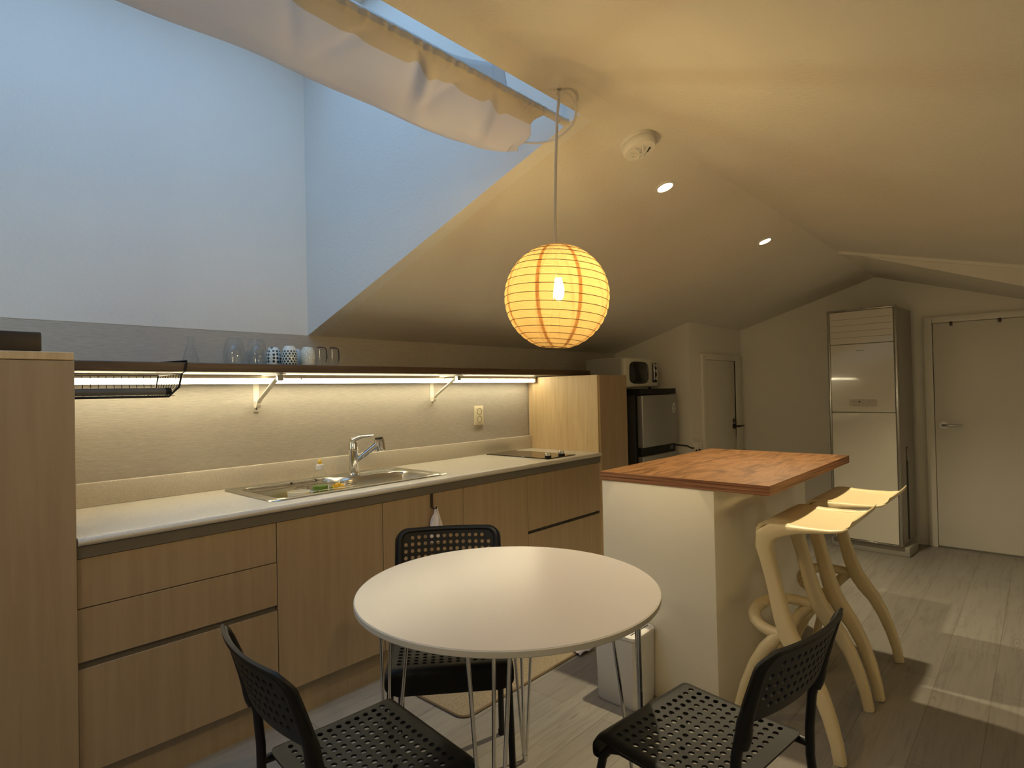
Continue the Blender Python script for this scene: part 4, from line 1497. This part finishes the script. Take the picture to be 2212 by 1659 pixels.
# ------------------------------------------------------------------ standing air conditioner
t = thing('air_conditioner', 'tall white floor standing air conditioner beside the large door', 'air conditioner', (5.4, 1.04, 0))
ax0, ax1, ay0, ay1 = 5.205, 5.66, .803, 1.284
at(MB().box((ax0 + .02, ay0 + .004, .072), (ax1, ay1 - .004, 1.878), .010, 2), 'casing', 'ac_side', t)
at(MB().box((ax0 + .03, ay0 - .035, 0), (ax1 - .16, ay1 + .02, .0715), .006, 2), 'base', 'ac_side', t)
b_ = MB()
for yy in (ay0, ay1 - .020):
    b_.box((ax0 - .004, yy, .078), (ax0 + .03, yy + .020, 1.884), .005, 2)
b_.box((ax0 - .004, ay0 + .018, 1.868), (ax0 + .03, ay1 - .018, 1.884), .005, 2).box((ax0 - .004, ay0 + .018, .076), (ax0 + .03, ay1 - .018, .088), .003, 1)
at(b_, 'frame', 'ac_silver', t)
yp0, yp1 = ay0 + .0215, ay1 - .0215
at(MB().box((ax0 - .006, yp0, 1.612), (ax0 + .03, yp1, 1.866), .002, 1), 'louver_panel', 'ac_gloss', t)
at(MB().box((ax0 - .006, yp0, 1.079), (ax0 + .03, yp1, 1.608), .002, 1), 'upper_panel', 'ac_gloss', t)
at(MB().box((ax0 - .006, yp0, .090), (ax0 + .03, yp1, 1.075), .002, 1), 'lower_panel', 'ac_gloss', t)
b_ = MB()
for zz in (1.66, 1.708, 1.756, 1.804):
    b_.box((ax0 - .0068, yp0 + .004, zz), (ax0 - .005, yp1 - .004, zz + .003))
at(b_, 'louver_lines', 'ac_line', t)
at(MB().box((ax0 - .0075, .945, 1.122), (ax0 - .005, 1.133, 1.178), .0005, 1), 'control_panel', 'ac_panel', t)
b_ = MB()
b_.box((ax0 - .0085, 1.058, 1.154), (ax0 - .0074, 1.068, 1.165))
at(b_, 'display', 'black_plastic', t)
b_ = MB()
for (y, z, w_, h_) in ((1.102, 1.160, .022, .006), (1.080, 1.160, .010, .004), (.995, 1.164, .008, .005), (1.042, 1.148, .006, .004), (1.035, 1.147, .004, .003), (1.096, 1.137, .006, .005), (1.076, 1.137, .006, .005), (1.008, 1.139, .006, .004), (.986, 1.140, .006, .005)):
    b_.box((ax0 - .0082, y - w_ / 2, z - h_ / 2), (ax0 - .0074, y + w_ / 2, z + h_ / 2))
at(b_, 'button_marks', 'ac_line', t)
b_ = MB()
for k_ in range(7):
    b_.box((ax0 - .0068, 1.026 + .0078 * k_, 1.553), (ax0 - .0058, 1.0315 + .0078 * k_, 1.560))
at(b_, 'logo', 'ac_line', t)
at(MB().box((5.385, ay0 + .001, .10), (5.425, ay0 + .006, .805), .001, 1), 'side_slot', 'slot_dark', t)
at(MB().box((5.388, ay0 - .004, .70), (5.422, ay0 + .004, .80), .002, 1), 'side_grip', 'ac_silver', t)
t.location.y -= .013
t.rotation_euler.z = radians(-4)

bpy.context.view_layer.update()
for o_ in list(S.objects):
    base = o_.name.split('.')[0]
    if o_.parent is None and base == 'pendant_lamp':
        nest(o_, (('wire_ribs', 'paper_shade'),))
    elif o_.parent is None and base == 'round_table':
        nest(o_, (('tabletop_edge', 'tabletop'),))
    elif o_.parent is None and base == 'faucet':
        nest(o_, (('button', 'spray_head'),))
    elif o_.parent is None and base == 'dish_soap_bottle':
        nest(o_, (('nozzle', 'cap'), ('label_band', 'bottle_body'), ('liquid', 'bottle_body')))
    elif o_.parent is None and base == 'detergent_bottle':
        nest(o_, (('label_band', 'bottle_body'),))
    elif o_.parent is None and base == 'microwave':
        nest(o_, (('dial', 'control_panel'),))
    elif o_.parent is None and base == 'fridge':
        nest(o_, (('emblem', 'freezer_door'), ('indicator_marks', 'control_strip')))
    elif o_.parent is None and base == 'air_conditioner':
        nest(o_, (('louver_lines', 'louver_panel'), ('logo', 'upper_panel'), ('display', 'control_panel'), ('button_marks', 'control_panel')))
    elif o_.parent is None and base == 'smoke_detector':
        nest(o_, (('sensor_cage', 'housing'), ('slot', 'housing')))
    elif o_.parent is None and base == 'waste_bin':
        nest(o_, (('flap_seam', 'lid'),))
    elif o_.parent is None and base == 'wall_socket':
        nest(o_, (('outlet', 'insert'),))
bpy.context.view_layer.update()
